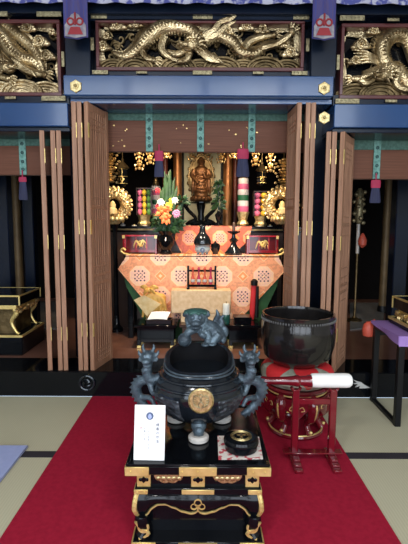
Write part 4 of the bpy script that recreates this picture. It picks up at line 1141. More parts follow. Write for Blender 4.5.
# ------------------------------------------------------------------ burner stand
SX = PX(198, 470, 1.85); ZS = .418; W = .325
def ogee(e):
    tb = [(0, .60), (.05, .54), (.12, .53), (.25, .57), (.40, .66), (.54, .735), (.66, .73), (.76, .66), (.84, .53), (.90, .45), (1, .43)]
    for (a, p), (b, q) in zip(tb, tb[1:]):
        if a <= e <= b: f = (e-a)/(b-a); f = f*f*(3-2*f) if a > .1 else f; return p+(q-p)*f
    return .43
def burner_stand():
    y0, y1 = 1.82, 2.47; yc = (y0+y1)/2; zf = .010
    t = thing('burner_stand', (SX, yc, zf), 'black lacquered stand with gold fittings under the large censer', 'stand')
    MB().box(SX-W, SX+W, y0, y1, ZS-.045, ZS, .006).build('top', 'black', t)
    rim = MB()
    rim.box(SX-W, SX+W, y0, y0+.016, ZS-.002, ZS+.008, .003).box(SX-W, SX+W, y1-.016, y1, ZS-.002, ZS+.008, .003).box(SX-W, SX-W+.016, y0+.016, y1-.016, ZS-.002, ZS+.008, .003).box(SX+W-.016, SX+W, y0+.016, y1-.016, ZS-.002, ZS+.008, .003)
    rim.build('raised_rim', 'black', t)
    def corner(z0, z1, w, yf, ln, name):
        for s in (-1, 1):
            x = SX+s*w
            a, b = (x-ln, x+.004) if s > 0 else (x-.004, x+ln)
            g = MB().box(a, b, yf-.004, yf+.004, z0, z1, .002).box(x-.004, x+.004, yf-.003, yf+ln, z0, z1, .002)
            for k in (.25, .75): g.ell((a+(b-a)*k, yf-.005, (z0+z1)/2), .004, seg=6)
            g.build(name, 'gold', t)
        for s in (-1, 1):
            x = SX+s*w; MB().box(x-.004, x+.004, y1-(yf-y0)-ln, y1-(yf-y0)+.003, z0, z1, .002).build(name, 'gold', t)
    corner(ZS-.046, ZS-.004, W, y0, .105, 'corner_plate')
    g = MB().box(SX-.085, SX+.085, y0-.004, y0+.004, ZS-.046, ZS-.004, .002)
    for k in (-.07, 0, .07): g.ell((SX+k, y0-.005, ZS-.025), .004, seg=6)
    g.build('centre_plate', 'gold', t)
    # frieze
    w2 = W-.055; yf = y0+.05; z1, z0 = ZS-.045, ZS-.125
    MB().box(SX-w2, SX+w2, yf, y1-.05, z0, z1).build('frieze', 'black', t)
    for k in (-w2+.02, -.0, w2-.02):
        p = MB().box(SX+k-.032, SX+k+.032, yf-.010, yf, z0, z1, .002).build('frieze_plate', 'gold', t)
        d = MB().prism([(SX+k, z0+.02), (SX+k+.016, z0+.036), (SX+k, z0+.052), (SX+k-.016, z0+.036)], yf-.013, yf-.009)
        for s in (-1, 1): d.ell((SX+k+s*.014, yf-.011, z0+.036), (.009, .003, .009), seg=8)
        d.build('dark_flower', 'black', p)
    for s in (-1, 1):
        xc = SX+s*.135; fl = MB()
        out = []
        for k in range(41):
            a = PI+PI*k/40
            out.append((xc+.068*math.cos(a), z0+.058+(.036+.006*abs(math.sin(a*4)))*math.sin(a)))
        fl.prism(out, yf-.008, yf)
        for k in range(5): fl.ell((xc-.048+.024*k, yf-.007, z0+.04+.0*k), (.013, .005, .012), seg=8)
        fl.build('cloud_panel', 'brass', t)
    # second moulding
    w3 = W-.035; z2, z3 = z0-.035, z0
    MB().box(SX-w3, SX+w3, y0+.03, y1-.03, z2, z3, .005).build('moulding', 'black', t)
    corner(z2+.006, z3-.006, w3, y0+.03, .06, 'moulding_plate')
    MB().box(SX-.075, SX+.075, y0+.026, y0+.034, z2+.006, z3-.006, .002).build('moulding_centre_plate', 'gold', t)
    # bombe body with ogee cut-out
    w4 = W-.030; zt, zb = z2, .034
    def outer(u, v):   # v: 0 bottom..1 top
        return None
    hh = zt-zb
    ap = MB()
    # apron bulging outward: profile swept along the front
    prof = [(.018, 1), (.007, .93), (.0, .82), (.0, .70), (.010, .56), (.026, .46)]
    for axis in ('f', 'l', 'r', 'b'):
        def fn(u, v, axis=axis):
            i = v*(len(prof)-1); k = min(int(i), len(prof)-2); f = i-k
            off = prof[k][0]*(1-f)+prof[k+1][0]*f; zr = prof[k][1]*(1-f)+prof[k+1][1]*f
            s = 2*u-1
            # ogee lower edge: deeper at the ends and with a cusp in the middle
            e = abs(s); low = ogee(e)
            zr = 1-(1-zr)*(1-low)/.54
            z = zb+hh*zr
            hw = w4-off*.6; hd = (y1-y0)/2-.03-off
            if axis == 'f': return (SX+s*hw, yc-hd, z)
            if axis == 'b': return (SX-s*hw, yc+hd, z)
            if axis == 'l': return (SX-hw, yc-s*hd, z)
            return (SX+hw, yc+s*hd, z)
        ap.sheet(fn, 48, 8)
    ap.build('apron', 'black', t)
    MB().box(SX-w4+.06, SX+w4-.06, y0+.10, y1-.10, zb, zt).build('core', 'black', t)
    # gold outline of the ogee edge
    for face in (1,):
        pts = []
        for k in range(49):
            s = -1+2*k/48; s *= .95; e = abs(s)
            low = ogee(e)
            off = .026; pts.append((SX+s*(w4-off*.6), y0+.03+off-.004, zb+hh*low))
        MB().tube(pts, .0042, 6).build('gold_outline', 'gold', t)
        m = MB()
        zc = zb+hh*.75
        for dx, dz, r in ((0, .018, .016), (-.018, 0, .014), (.018, 0, .014)): m.ring((SX+dx, y0+.033, zc+dz), r, .004, 'y', 14, 6)
        m.tube([(SX, y0+.033, zc+.01), (SX, y0+.033, zc-.025)], .004, 6)
        m.build('gold_lotus', 'gold', t)
    for s in (-1, 1):
        for yy, d in ((y0+.075, -1), (y1-.075, 1)):
            x = SX+s*(w4-.045)
            lg = MB().tube(catmull([(x+s*.012, yy+d*.02, zb+hh*.50), (x+s*.012, yy+d*.02, zb+hh*.36), (x-s*.005, yy+d*.01, zb+hh*.18), (x+s*.015, yy+d*.02, zb)], 5), [.030, .036, .026, .03], 10)
            leg = lg.build('leg', 'black', t)
            g = MB()
            g.ring((x+s*.004, yy+d*.036, zb+hh*.26), .022, .007, 'y', 14, 6)
            g.tube(catmull([(x+s*.038, yy+d*.045, zb+hh*.42), (x+s*.02, yy+d*.04, zb+hh*.28), (x-s*.02, yy+d*.035, zb+hh*.12), (x+s*.025, yy+d*.04, zb+hh*.02)], 5), [.008, .009, .009, .006], 6)
            g.build('gold_scroll', 'gold', leg)
            xo = SX+s*w4
            yo = yc+d*((y1-y0)/2-.03)
            g = MB()
            for k0 in range(6):
                v0, v1 = .98-.075*k0, .98-.075*(k0+1)
                def of(v): return .018-.018*math.sin(min(1, (1-v)/.28)*PI/2)+max(0, (.66-v))*.14
                o0, o1 = of(v0), of(v1)
                g.tube([(xo-s*(o0*.6-.002)-s*.004, yo-d*(o0-.002)-d*.004, zb+hh*v0), (xo-s*(o1*.6-.002)-s*.004, yo-d*(o1-.002)-d*.004, zb+hh*v1)], .0125, 8)
            g.build('shoulder_plate', 'gold', leg)
    MB().box(SX-W+.02, SX+W-.02, y0+.02, y1-.02, zf, zb, .006).build('base_frame', 'black', t)
    corner(zf+.008, zb-.002, W-.02, y0+.02, .11, 'base_plate')
    MB().box(SX-.09, SX+.09, y0+.016, y0+.024, zb-.014, zb-.004).build('base_gold_line', 'gold', t)
    return t
burner_stand()

# ------------------------------------------------------------------ the great censer
def censer():
    Yc = 2.20; xc = PX(199, 390, Yc); z0 = ZS+.03
    t = thing('censer', (xc, Yc, ZS), 'large dark bronze censer with dragon handles and a lion on its rim', 'incense burner')
    s = Yc/F
    def zz(y): return PZ(199, y, Yc)
    # body
    rB = 47*s*1.05
    zbot, ztop = z0+.034, zz(372)+.02
    h = ztop-zbot
    body = MB().lathe((xc, Yc, zbot), [(.06, 0), (.11, .012), (.165, h*.12), (.21, h*.32), (.232, h*.52), (.240, h*.66), (.232, h*.80), (.205, h*.93), (.19, h)], 64)
    bo = body.build('bowl', 'bronze', t)
    # relief band panels left and right of the crest
    def rad(v):
        pr = [(.06, 0), (.11, .03), (.165, .12), (.21, .32), (.232, .52), (.240, .66), (.232, .80), (.205, .93), (.19, 1)]
        for (r0, a), (r1, b) in zip(pr, pr[1:]):
            if a <= v <= b: return r0+(r1-r0)*(v-a)/(b-a)
        return .19
    for sg in (-1, 1):
        def fn(u, v, sg=sg):
            a = -PI/2+sg*(.40+.95*u); vv = .16+.50*v
            r = rad(vv)+.004+.010*abs(noise.noise(Vector((u*7*sg, v*5, 3.1))))*1.6
            if u in (0, 1) or v in (0, 1): r = rad(vv)-.003
            return (xc+r*math.cos(a), Yc+r*math.sin(a), zbot+h*vv)
        MB().sheet(fn, 40, 24).build('relief_panel', 'bronzerelief', t, smooth=60)
    bd = MB()
    for v, q in ((.80, .008), (.93, .008)): bd.ring((xc, Yc, zbot+h*v), rad(v)+.001, q, 'z', 64, 8)
    bd.build('shoulder_band', 'bronze', t)
    # neck with raised back: opening tilts toward the front
    zn = zbot+h
    tilt = R(11)
    nk = MB(); T = bmesh.new(); seg = 56
    prof = [(.193, -.012, 0), (.200, .02, .35), (.192, .05, .8), (.185, .062, 1), (.165, .062, 1), (.158, .045, .9), (.160, -.02, .3), (.165, -.10, 0), (.08, -.14, 0), (.001, -.14, 0)]
    rings = []
    for r, z, k in prof:
        ring = []
        for i in range(seg):
            a = i*2*PI/seg; ca, sa = math.cos(a), math.sin(a); q = (abs(ca)**2.6+abs(sa)**2.6)**(-1/2.6)
            if k == 0: q = 1
            ring.append(T.verts.new((xc+r*ca*q*.93, Yc+r*sa*q*.93, zn+z+k*math.tan(tilt)*r*sa*q)))
        rings.append(ring)
    inner = []
    for q_, (A, B) in enumerate(zip(rings, rings[1:])):
        for i in range(seg):
            f_ = T.faces.new((A[i], A[(i+1) % seg], B[(i+1) % seg], B[i]))
            if q_ >= 4: inner.append(f_)
    inner.append(T.faces.new(rings[-1])); bmesh.ops.recalc_face_normals(T, faces=T.faces[:])
    cen = {tuple(round(c_, 5) for c_ in f_.calc_center_median()) for f_ in inner}
    nk._add(T)
    for f_ in nk.bm.faces:
        if tuple(round(c_, 5) for c_ in f_.calc_center_median()) in cen: f_.material_index = 1
    nk.build('neck', ['bronze', 'inner_black'], t)
    for q_, (z_, r_) in enumerate(((.030, .1985), (.052, .1925))):
        pts_ = []
        for i in range(48):
            a = i*2*PI/48; ca, sa = math.cos(a), math.sin(a); q = (abs(ca)**2.6+abs(sa)**2.6)**(-1/2.6)
            pts_.append((xc+r_*ca*q*.93, Yc+r_*sa*q*.93, zn+z_+(.5+.3*q_)*math.tan(tilt)*r_*sa*q))
        MB().tube(pts_, .0045, 6, closed=True).build('neck_band', 'patina', t)
    ash = MB().lathe((xc, Yc, zn-.12), [(.15, 0), (.14, .012), (.06, .02), (.001, .02)], 32); ash.build('ash', 'ash', t)['label'] = 'pale ash bed inside'
    # crest medallion
    cm = P(201, 401.5, Yc-.262)
    zc = PZ(200, 402, Yc-.25); rr = .062
    g = MB(); ang = 0; yf = Yc-.243
    g.lathe((0, 0, 0), [(rr, 0), (rr, .012), (rr*.9, .016), (rr*.86, .012), (.001, .012)], 36)
    for v in g.bm.verts: v.co = Vector((xc+.012+v.co.x, yf+.012-v.co.z+abs(v.co.x)*.10, zc+v.co.y))
    med = g.build('crest_medallion', 'brass', t); med['label'] = 'round gold crest medallion'
    cr = MB(); y_ = yf-.002; x_ = xc+.012
    for sg in (-1, 1):
        cr.tube(catmull([(x_+sg*.004, y_, zc-.035), (x_+sg*.012, y_, zc-.015), (x_-sg*.004, y_, zc+.005), (x_+sg*.008, y_, zc+.025), (x_, y_, zc+.036)], 5), .0022, 5)
        cr.tube(catmull([(x_+sg*.010, y_, zc-.030), (x_+sg*.030, y_, zc-.020), (x_+sg*.038, y_, zc+.005), (x_+sg*.028, y_, zc+.028), (x_+sg*.012, y_, zc+.022)], 5), .0020, 5)
        for k in range(4): cr.tube([(x_+sg*.036, y_, zc-.012+.012*k), (x_+sg*.022, y_, zc-.016+.012*k)], .0016, 5)
    cr.build('crest_lines', 'fit', med)
    # feet with white pads
    for k in range(3):
        a = -PI/2+k*2*PI/3; fx, fy = xc+.145*math.cos(a), Yc+.145*math.sin(a)
        f = MB().tube(catmull([(xc+.10*math.cos(a), Yc+.10*math.sin(a), zbot+.03), (fx, fy, zbot+.0), (fx, fy, z0+.02), (fx+.006*math.cos(a), fy+.006*math.sin(a), z0)], 5), [.045, .036, .020, .026], 12)
        f.ell((fx+.012*math.cos(a), fy+.014*math.sin(a), zbot-.005), (.03, .03, .028), seg=10)
        fo = f.build('foot', 'patina', t)
        MB().lathe((fx, fy, ZS), [(.043, .0005), (.051, .006), (.052, .022), (.042, .031), (.02, .032)], 28).build('porcelain_pad', 'ceramic', fo)['label'] = 'round pale porcelain pad'
    # dragon handles
    for sg in (-1, 1):
        dm = MB()
        xs = 48 if sg > 0 else 50
        def d(x, y, dy=0): return Vector((xc+sg*x*s*1.02, Yc+dy, zz(y)))
        path = catmull([d(38, 375, -.03), d(46, 377, -.04), d(51, 371, -.05), d(50, 362, -.055), d(49, 356, -.06)], 6)
        dm.tube(path, [.026, .030, .026, .022, .024], 10)
        path2 = catmull([d(47, 376, -.04), d(58, 379, -.03), d(63, 387, -.02), d(60, 398, -.01), d(52, 408, -.01), d(43, 413, -.015)], 6)
        rr2 = lerpr([.024, .027, .027, .024, .02, .012], len(path2)); dm.tube(path2, rr2, 10)
        for i in range(2, len(path2)-2, 2):
            dd = (path2[i+1]-path2[i-1]).normalized(); n_ = Vector((dd.z, 0, -dd.x)); n_ = n_ if n_.x*sg > 0 else -n_
            b_ = path2[i]+n_*rr2[i]*.8; dm.tube([b_-dd*.008, b_+n_*.018+dd*.004], [.010, .003], 6)
        for f in (.3, .6): dm.ell(path[int(len(path)*f)]+Vector((sg*.012, -.01, 0)), .02, seg=8)
        hc = d(49.5, 353, -.065)
        dm.ell(hc, (.036, .036, .034), seg=12); dm.ell(hc+Vector((sg*.006, -.034, -.014)), (.026, .028, .018), seg=10)
        dm.ell(hc+Vector((sg*.004, -.030, -.034)), (.022, .024, .010), (.3, 0, 0), seg=10)
        for e in (-1, 1):
            dm.ell(hc+Vector((e*.016, -.028, .012)), .010, seg=8)
            dm.tube(catmull([hc+Vector((e*.018, 0, .022)), hc+Vector((e*.028, .006, .045)), hc+Vector((e*.024, .010, .066))], 4), [.011, .009, .003], 7)
            dm.tube(catmull([hc+Vector((e*.028, 0, .0)), hc+Vector((e*.046, .004, .014)), hc+Vector((e*.052, .008, .034))], 4), [.012, .010, .003], 7)
            dm.tube(catmull([hc+Vector((e*.026, -.01, -.015)), hc+Vector((e*.042, -.006, -.018)), hc+Vector((e*.05, 0, -.004))], 4), [.010, .008, .003], 6)
        # forelegs gripping the bowl
        lg = catmull([d(50, 376, -.04), d(45, 388, -.07), d(39, 384, -.10)], 5); dm.tube(lg, [.018, .015, .010], 8)
        for k in (-1, 0, 1): dm.tube([lg[-1], lg[-1]+Vector((-sg*.02, -.01, k*.014))], [.007, .002], 6)
        lg = catmull([d(57, 396, -.02), d(48, 394, -.06), d(43, 400, -.08)], 5); dm.tube(lg, [.018, .014, .010], 8)
        dm.build('dragon_handle', 'patina', t, remesh=.0042)
    # lion on the rim
    ly = Yc+.155
    def l(x, y, dy=0): return Vector((PX(x, y, ly), ly+dy, PZ(x, y, ly)))
    lm = MB()
    lm.tube(catmull([l(199, 326, -.02), l(206, 326), l(214, 331, .01), l(219, 336, .02)], 5), [.045, .042, .042, .036], 12)       # trunk
    lm.ell(l(218, 336, .02), (.042, .042, .045), seg=12)
    lm.tube([l(200, 328), l(197, 318, -.02)], [.045, .042], 12); lm.ell(l(196.5, 316.5, -.03), (.055, .050, .047), seg=14)     # head
    lm.ell(l(196, 320.5, -.07), (.034, .032, .020), seg=10)       # muzzle
    lm.ell(l(196, 325, -.062), (.030, .028, .010), seg=10)
    for e in (-1, 1):
        c = l(196.5, 316.5, -.03); lm.ell(c+Vector((e*.020, -.045, .010)), .012, seg=8)
        lm.tube(catmull([c+Vector((e*.03, 0, .02)), c+Vector((e*.058, 0, .022)), c+Vector((e*.072, .004, .006))], 4), [.02, .018, .006], 8)
        for k in range(3): lm.ell(c+Vector((e*(.05-.004*k), .0, -.012-.018*k)), .017, seg=8)
    lm.tube(catmull([l(197, 327, -.03), l(190, 329, -.05), l(186, 334, -.05), l(184.5, 337, -.05)], 5), [.026, .024, .02, .018], 9)   # foreleg on the ball
    lm.tube(catmull([l(200, 330, -.04), l(205, 334, -.05), l(200, 331, -.06)], 4), [.02, .018, .016], 9)
    lm.tube(catmull([l(206, 330, -.03), l(208, 336, -.04), l(207, 341.5, -.045)], 5), [.026, .022, .018], 9); lm.ell(l(205.5, 341.6, -.06), (.026, .03, .012), seg=10)
    lm.tube(catmull([l(218, 334, -.01), l(213, 339, -.03), l(214, 341.5, -.03)], 5), [.032, .026, .018], 9); lm.ell(l(212, 341.8, -.045), (.026, .03, .011), seg=10)
    lm.tube(catmull([l(220, 336, .03), l(223, 340, .01), l(221, 342, 0)], 5), [.03, .022, .018], 9)
    for a in ([l(217, 332, .03), l(216, 322, .03), l(218, 316, .02), l(216.5, 310, .02)], [l(218, 333, .03), l(222, 325, .03), l(221, 320, .03), l(224.5, 316, .03)], [l(219, 334, .03), l(225, 330, .03), l(226, 336, .03), l(224, 341, .03)]):
        lm.tube(catmull(a, 6), [.016, .018, .014, .004], 8)
    lion = lm.build('lion_finial', 'patina', t, remesh=.0042)
    lion['label'] = 'blue-grey lion with a ball on the rim'
    mb = MB()
    c = l(196.5, 310.5, -.02)
    mb.ell(c, (.066, .05, .016), seg=14)
    for k in range(9):
        a = k*2*PI/9; mb.ell(c+Vector((.058*math.cos(a), .04*math.sin(a), -.006)), (.016, .016, .012), seg=8)
    mb.build('mane_cap', 'green_pat', lion)['label'] = 'green patinated mane on the crown'
    mb = MB(); c = l(185, 337.5, -.05); mb.ell(c, .036, seg=16); mb.ring(c, .034, .005, 'y', 20, 6); mb.ring(c, .034, .005, 'x', 20, 6); mb.ring(c, .034, .005, 'z', 20, 6)
    mb.build('ball', 'patina', lion)
    # ledge under the lion
    return t
M['ash'] = mat('incense_ash', (.20, .18, .16), .95)
censer()

# ------------------------------------------------------------------ printed card on the stand
def card():
    b0, b1 = P(133.5, 459, 1.87), P(164.5, 459, 1.87)
    w = b1.x-b0.x; xc = (b0.x+b1.x)/2; lean = R(12)
    zt = PZ(150, 404, 1.93); hgt = (zt-ZS)/math.cos(lean)
    t = thing('sign_card', (xc, 1.865, ZS+.001), 'white printed card with vertical writing leaning at the left of the stand', 'sign')
    t.rotation_euler = (-lean, 0, R(-2))
    MB().box(-w/2, w/2, 0, .004, 0, hgt, .001).build('card', 'paper', t, local=True)
    MB().box(-w/2+.02, w/2-.02, .004, .008, 0, .03).build('holder', 'tray', t, local=True)
    m = MB().use(0).lathe((0, 0, 0), [(.0175, 0), (.0175, .0008), (.001, .001)], 28).use(1)
    for v in m.bm.verts: v.co = Vector((v.co.x, -.0006-v.co.z*.5, hgt*.80+v.co.y))
    m.ell((0, -.0014, hgt*.80-.003), (.009, .0008, .010), seg=12).ell((0, -.0018, hgt*.80+.004), (.006, .0008, .006), seg=12)
    m.build('printed_crest', ['crestblue', 'bluemat'], t, local=True)
    def vt(s, x, z, size, m, step):
        for i, ch in enumerate(s):
            o = textmesh('lettering', ch, size, (0, 0, 0), (PI/2, 0, 0), m, t)
            o.location = (x, -.0012, z-i*step)
    vt('焼香の作法', w*.26, hgt*.62, .016, 'ink', .0185)
    vt('一心にお念じ下さい', -.004, hgt*.56, .0105, 'inkpale', .0125)
    vt('お香は一回', -.022, hgt*.56, .0095, 'inkpale', .012)
    vt('合掌', -.040, hgt*.64, .0105, 'inkred', .018)
    return t
card()

# ------------------------------------------------------------------ incense box on its napkin
M['napkin'] = mat('red_white_print_cloth', (.72, .66, .60), .8, col2=(.50, .07, .09), nscale=34, fac=(.42, .50))
pts = [P(218, 434, 1), P(262, 434, 1)]
def onz(x, y, z):
    d = CAMM @ Vector(((x-204)/F, -(y-272)/F, -1)); k = (z-H)/d.z
    return (d.x*k, d.y*k)
poly = [onz(218.5, 459.5, ZS+.002), onz(263, 459, ZS+.002), onz(259, 437, ZS+.002), onz(217.5, 436, ZS+.002)]
tag(MB().slab(poly, ZS+.0008, ZS+.004).build('napkin', 'napkin'), 'red and white patterned napkin under the round black incense box', 'napkin')
cx_, cy_ = onz(241, 449, ZS+.002)
t = thing('incense_box', (cx_, cy_, ZS+.004), 'round black lacquered incense box with gold crest on its lid', 'box')
zb = ZS+.004
MB().lathe((cx_, cy_, zb), [(.070, 0), (.078, .006), (.080, .032)], 40).build('body', 'black', t)
MB().lathe((cx_, cy_, zb), [(.083, .032), (.084, .036), (.084, .05), (.079, .060), (.066, .064), (.001, .065)], 40).build('lid', 'black', t)
g = MB()
for r in (.050, .043, .036): g.ring((cx_, cy_, zb+.0645), r, .0028, 'z', 36, 6, flat=.4)
for k in range(18):
    a = k*2*PI/18; g.ell((cx_+.043*math.cos(a), cy_+.043*math.sin(a), zb+.065), (.006, .006, .001), seg=6)
for k in range(3):
    a = k*2*PI/3+.5; g.ell((cx_+.014*math.cos(a), cy_+.014*math.sin(a), zb+.065), (.011, .008, .001), (0, 0, a), seg=8)
g.build('gold_crest', 'brass', t)

# ------------------------------------------------------------------ the bowl gong, its cushion and stand
GX, GY = PX(297.5, 340, 3.02), 3.02
def gong():
    zt = PZ(296, 312.5, GY); zb = PZ(296, 366, GY-.1)+.0; h = zt-zb
    t = thing('bowl_gong', (GX, GY, zb), 'large dark bronze bowl gong resting on the red cushion', 'gong')
    r = 36.3*GY*1.03/F
    MB().lathe((GX, GY, zb), [(.10, 0), (r*.74, .014), (r*.90, h*.16), (r*.98, h*.40), (r*1.0, h*.62), (r*.985, h*.82), (r*.95, h*.93), (r*.97, h), (r*.92, h), (r*.90, h*.93), (r*.93, h*.6), (r*.8, h*.2), (r*.5, .05), (.001, .045)], 64).build('bowl', 'gong', t)
    bd = MB()
    for k in range(84):
        a = k*2*PI/84; bd.ell((GX+r*.985*math.cos(a), GY+r*.985*math.sin(a), zb+h*.90), (.006, .006, .010), seg=6)
    bd.build('bead_rim', 'silverbead', t)
    return zb, r
zb, gr = gong()
zcs = zb+.001
t = thing('gong_cushion', (GX, GY, zcs-.13), 'round cushion of red and grey-green silk under the bowl gong', 'cushion')
rc = gr*.98
prof = [(rc*.55, -.145), (rc*.86, -.135), (rc*.99, -.10), (rc*1.0, -.06), (rc*.93, -.025), (rc*.78, -.008), (rc*.45, -.002)]
cu = MB(); T = bmesh.new(); seg = 64; rings = []
for r, z in prof: rings.append([T.verts.new((GX+r*math.cos(i*2*PI/seg), GY+r*math.sin(i*2*PI/seg), zcs+z)) for i in range(seg)])
for A, B in zip(rings, rings[1:]):
    for i in range(seg): T.faces.new((A[i], A[(i+1) % seg], B[(i+1) % seg], B[i]))
T.faces.new(rings[0][::-1]); T.faces.new(rings[-1]); bmesh.ops.recalc_face_normals(T, faces=T.faces[:])
cu._add(T); cu.build('cushion_body', 'sage', t)
# red triangular points laid over the cushion
red = MB()
for k in range(6):
    a0 = -PI/2+.12+(k-.5)*PI/3
    def fn(u, v, a0=a0):
        a = a0+PI/3*(.5+(u-.5)*(1-v)); i = (1-v*.85)*(len(prof)-1); j = min(int(i), len(prof)-2); f = i-j
        r = prof[j][0]*(1-f)+prof[j+1][0]*f; z = prof[j][1]*(1-f)+prof[j+1][1]*f
        return (GX+(r+.004)*math.cos(a), GY+(r+.004)*math.sin(a), zcs+z+.003)
    red.sheet(fn, 10, 12)
red.build('red_points', 'red', t)['label'] = 'red pointed silk panels'
def gong_stand():
    zt = zcs-.145; z0 = .010
    t = thing('gong_stand', (GX, GY, z0), 'red lacquered round stand with gold scrolls under the gong cushion', 'stand')
    MB().lathe((GX, GY, 0), [(.17, zt-.04), (.225, zt-.03), (.235, zt-.012), (.225, zt)], 40).build('top_plate', 'redlac', t)
    MB().lathe((GX, GY, 0), [(.185, zt-.12), (.195, zt-.10), (.185, zt-.04)], 40).build('waist', 'redlac', t)
    MB().ring((GX, GY, z0+.016), .185, .016, 'z', 48, 8).build('base_ring', 'redlac', t)
    MB().ring((GX, GY, z0+.031), .190, .006, 'z', 48, 8).build('gold_ring', 'gold', t)
    MB().ring((GX, GY, zt-.042), .215, .006, 'z', 48, 8).build('gold_ring', 'gold', t)
    n = 6
    for k in range(n):
        a = -PI/2+.35+k*2*PI/n; ca, sa = math.cos(a), math.sin(a)
        def pt(r, z): return Vector((GX+r*ca, GY+r*sa, z))
        hgt = zt-.04-z0
        leg = MB().tube(catmull([pt(.185, zt-.05), pt(.22, zt-.10), pt(.205, z0+hgt*.52), pt(.15, z0+hgt*.30), pt(.175, z0+.045), pt(.185, z0+.028)], 6), [.035, .045, .035, .022, .024, .028], 10).build('leg', 'redlac', t)
        MB().tube(catmull([pt(.215, zt-.06), pt(.262, zt-.10), pt(.238, z0+hgt*.52), pt(.172, z0+hgt*.34)], 5), [.005, .007, .006, .004], 6).build('gold_line', 'gold', leg)
        MB().ell(pt(.20, z0+.055), .014, seg=8).build('gold_knob', 'gold', leg)
        a2 = a+PI/n; c2, s2 = math.cos(a2), math.sin(a2)
        tang = Vector((-s2, c2, 0)); cc = Vector((GX+.205*c2, GY+.205*s2, zt-.105))
        pan = MB().sheet(lambda u, v: (cc+tang*(-.10+.2*u)*(1-.25*v)+Vector((0, 0, .05-.11*v-.03*math.cos((u-.5)*2*PI)*v))+Vector((c2, s2, 0))*(.012*math.sin(u*PI)))[:], 12, 6, .008).build('apron', 'redlac', t)
        sc = MB()
        for q in (-1, 1):
            sc.tube(catmull([cc+tang*q*.006+Vector((c2, s2, 0))*.016+Vector((0, 0, -.02)), cc+tang*q*.035+Vector((c2, s2, 0))*.016+Vector((0, 0, .0)), cc+tang*q*.05+Vector((c2, s2, 0))*.014+Vector((0, 0, -.025)), cc+tang*q*.028+Vector((c2, s2, 0))*.016+Vector((0, 0, -.03))], 4), .004, 6)
        sc.build('gold_scroll', 'gold', pan)
gong_stand()

# ------------------------------------------------------------------ mallet stand and mallet
Ym = 2.58
xl_, xr2 = PX(294.8, 430, Ym), PX(331.8, 430, Ym)
zp = PZ(314, 389, Ym)-.012
t = thing('mallet_stand', ((xl_+xr2)/2, Ym, .01), 'red lacquered two-post stand holding the mallet', 'stand')
for x in (xl_, xr2):
    MB().box(x-.021, x+.021, Ym-.018, Ym+.018, .05, zp+.012, .004).build('post', 'redlac', t)
    ft = MB()
    ft.box(x-.026, x+.026, Ym-.155, Ym+.10, .010, .034, .005).box(x-.024, x+.024, Ym-.12, Ym+.09, .034, .048, .004).box(x-.022, x+.022, Ym-.085, Ym+.07, .048, .062, .004)
    ft.build('foot', 'redlac', t)
    MB().tube(catmull([(x-.028, Ym, zp+.024), (x-.016, Ym, zp+.006), (x+.016, Ym, zp+.006), (x+.028, Ym, zp+.024)], 4), .010, 8, flat=1.6).build('cradle', 'redlac', t)
a, b = PX(284, 455, Ym-.03), PX(343, 455, Ym-.03)
MB().box(a, b, Ym-.030, Ym+.030, .064, .074, .004).build('base_board', 'redlac', t)
z1 = PZ(314, 401, Ym)
MB().box(xl_, xr2, Ym-.012, Ym+.012, z1-.02, z1+.018, .003).build('cross_rail', 'redlac', t)
zm_ = zp+.074
x0, x1, x2 = PX(254, 383, Ym), PX(311, 382, Ym), PX(351, 381, Ym)
t = thing('mallet', ((x0+x2)/2, Ym, zm_), 'gong mallet with red handle and white cloth head across its stand', 'mallet')
hd = MB()
n = 24
def xrev(mb, prof, zc, dz=0):
    T = bmesh.new(); rings = []
    for x, r in prof: rings.append([T.verts.new((x, Ym+r*math.cos(i*2*PI/n), zc+r*math.sin(i*2*PI/n))) for i in range(n)])
    for A, B in zip(rings, rings[1:]):
        for i in range(n): T.faces.new((A[i], A[(i+1) % n], B[(i+1) % n], B[i]))
    T.faces.new(rings[0][::-1]); T.faces.new(rings[-1]); bmesh.ops.recalc_face_normals(T, faces=T.faces[:]); mb._add(T); return mb
rr = .044
xrev(hd, [(x1, rr*.86), (x1+.008, rr*.97), (x1+.03, rr), (x2-.03, rr*1.02), (x2-.012, rr*.95), (x2, rr*.75)], zm_-.006).build('cloth_head', 'white', t)['label'] = 'white cloth-covered head'
xrev(MB(), [(x0, .016), (x0+.01, .026), (x0+.05, .029), (x0+.10, .023), (x0+.20, .026), (x0+.25, .032), (x0+.26, .036), (x0+.275, .036), (x0+.285, .029), (x1-.03, .033), (x1-.015, .038), (x1+.004, .038)], zm_-.010).build('handle', 'redlac', t)

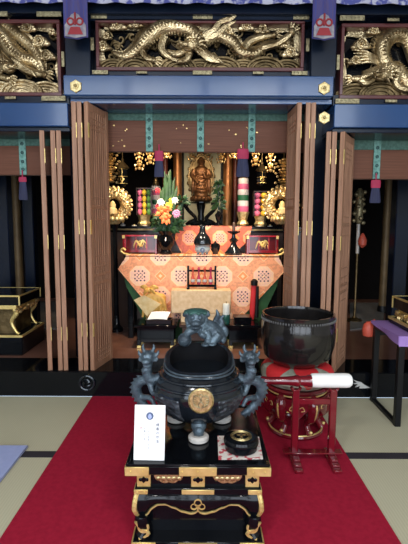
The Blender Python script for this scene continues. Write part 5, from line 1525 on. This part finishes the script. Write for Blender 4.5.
# ------------------------------------------------------------------ light
w = bpy.data.worlds.new('sky'); bpy.context.scene.world = w; w.use_nodes = True
bg = w.node_tree.nodes['Background']; bg.inputs[0].default_value = (.62, .78, 1, 1); bg.inputs[1].default_value = 1.2
def area(name, loc, rot, sx, sy, power, col):
    d = bpy.data.lights.new(name, 'AREA'); d.shape = 'RECTANGLE'; d.size = sx; d.size_y = sy; d.energy = power; d.color = col
    o = bpy.data.objects.new(name, d); C.objects.link(o); o.location = loc; o.rotation_euler = rot; return o
# daylight coming through the three open bays of the hall front
for i, x in enumerate((-2.7, -.9, .9, 2.7)):
    area('daylight', (x, -3.08, 2.5), (PI/2, 0, 0), 1.6, 4.5, 78, (.86, .93, 1.0))
# ceiling lamps of the hall, two long paper-shaded fittings
for x in (-1.0, 1.0):
    lamp = struct(MB().box(x-.30, x+.30, -.72, -.48, 3.52, 3.6, .01).build('trim_%d' % (30 if x < 0 else 31), M['lamp'] if 'lamp' in M else M.setdefault('lamp', mat('lamp_diffuser', (1, .97, .92), .5, emit=6))))
    struct(MB().tube([(x, -.6, 3.6), (x, -.6, 5.2)], .01, 6).build('trim_%d' % (32 if x < 0 else 33), 'blackmat'))
    area('ceiling_lamp', (x, -.6, 3.50), (0, 0, 0), .55, .2, 30, (1, .96, .90))
# warm spotlights fixed behind the head beam, aimed at the altar
def spot(loc, target, power, size, col=(1, .77, .52), blend=.6):
    d = bpy.data.lights.new('altar_spot', 'SPOT'); d.energy = power; d.spot_size = R(size); d.spot_blend = blend; d.color = col; d.shadow_soft_size = .05
    o = bpy.data.objects.new('altar_spot', d); C.objects.link(o); o.location = loc
    o.rotation_euler = (Vector(target)-Vector(loc)).to_track_quat('-Z', 'Y').to_euler()
spot((-.45, 4.14, 2.42), (-.25, 4.75, .85), 70, 75)
spot((.45, 4.14, 2.42), (.25, 4.75, .85), 70, 75)
spot((-.55, 4.30, 2.46), (-.6, 5.4, 1.6), 75, 85)
spot((.55, 4.30, 2.46), (.6, 5.4, 1.6), 75, 85)
spot((0, 4.9, 2.5), (-.03, 5.9, 1.9), 9, 70)
vs = bpy.context.scene.view_settings
bpy.context.scene.display_settings.display_device = 'sRGB'
vs.view_transform = 'Standard'; vs.look = 'None'; vs.exposure = .28; vs.gamma = 1; vs.use_curve_mapping = False
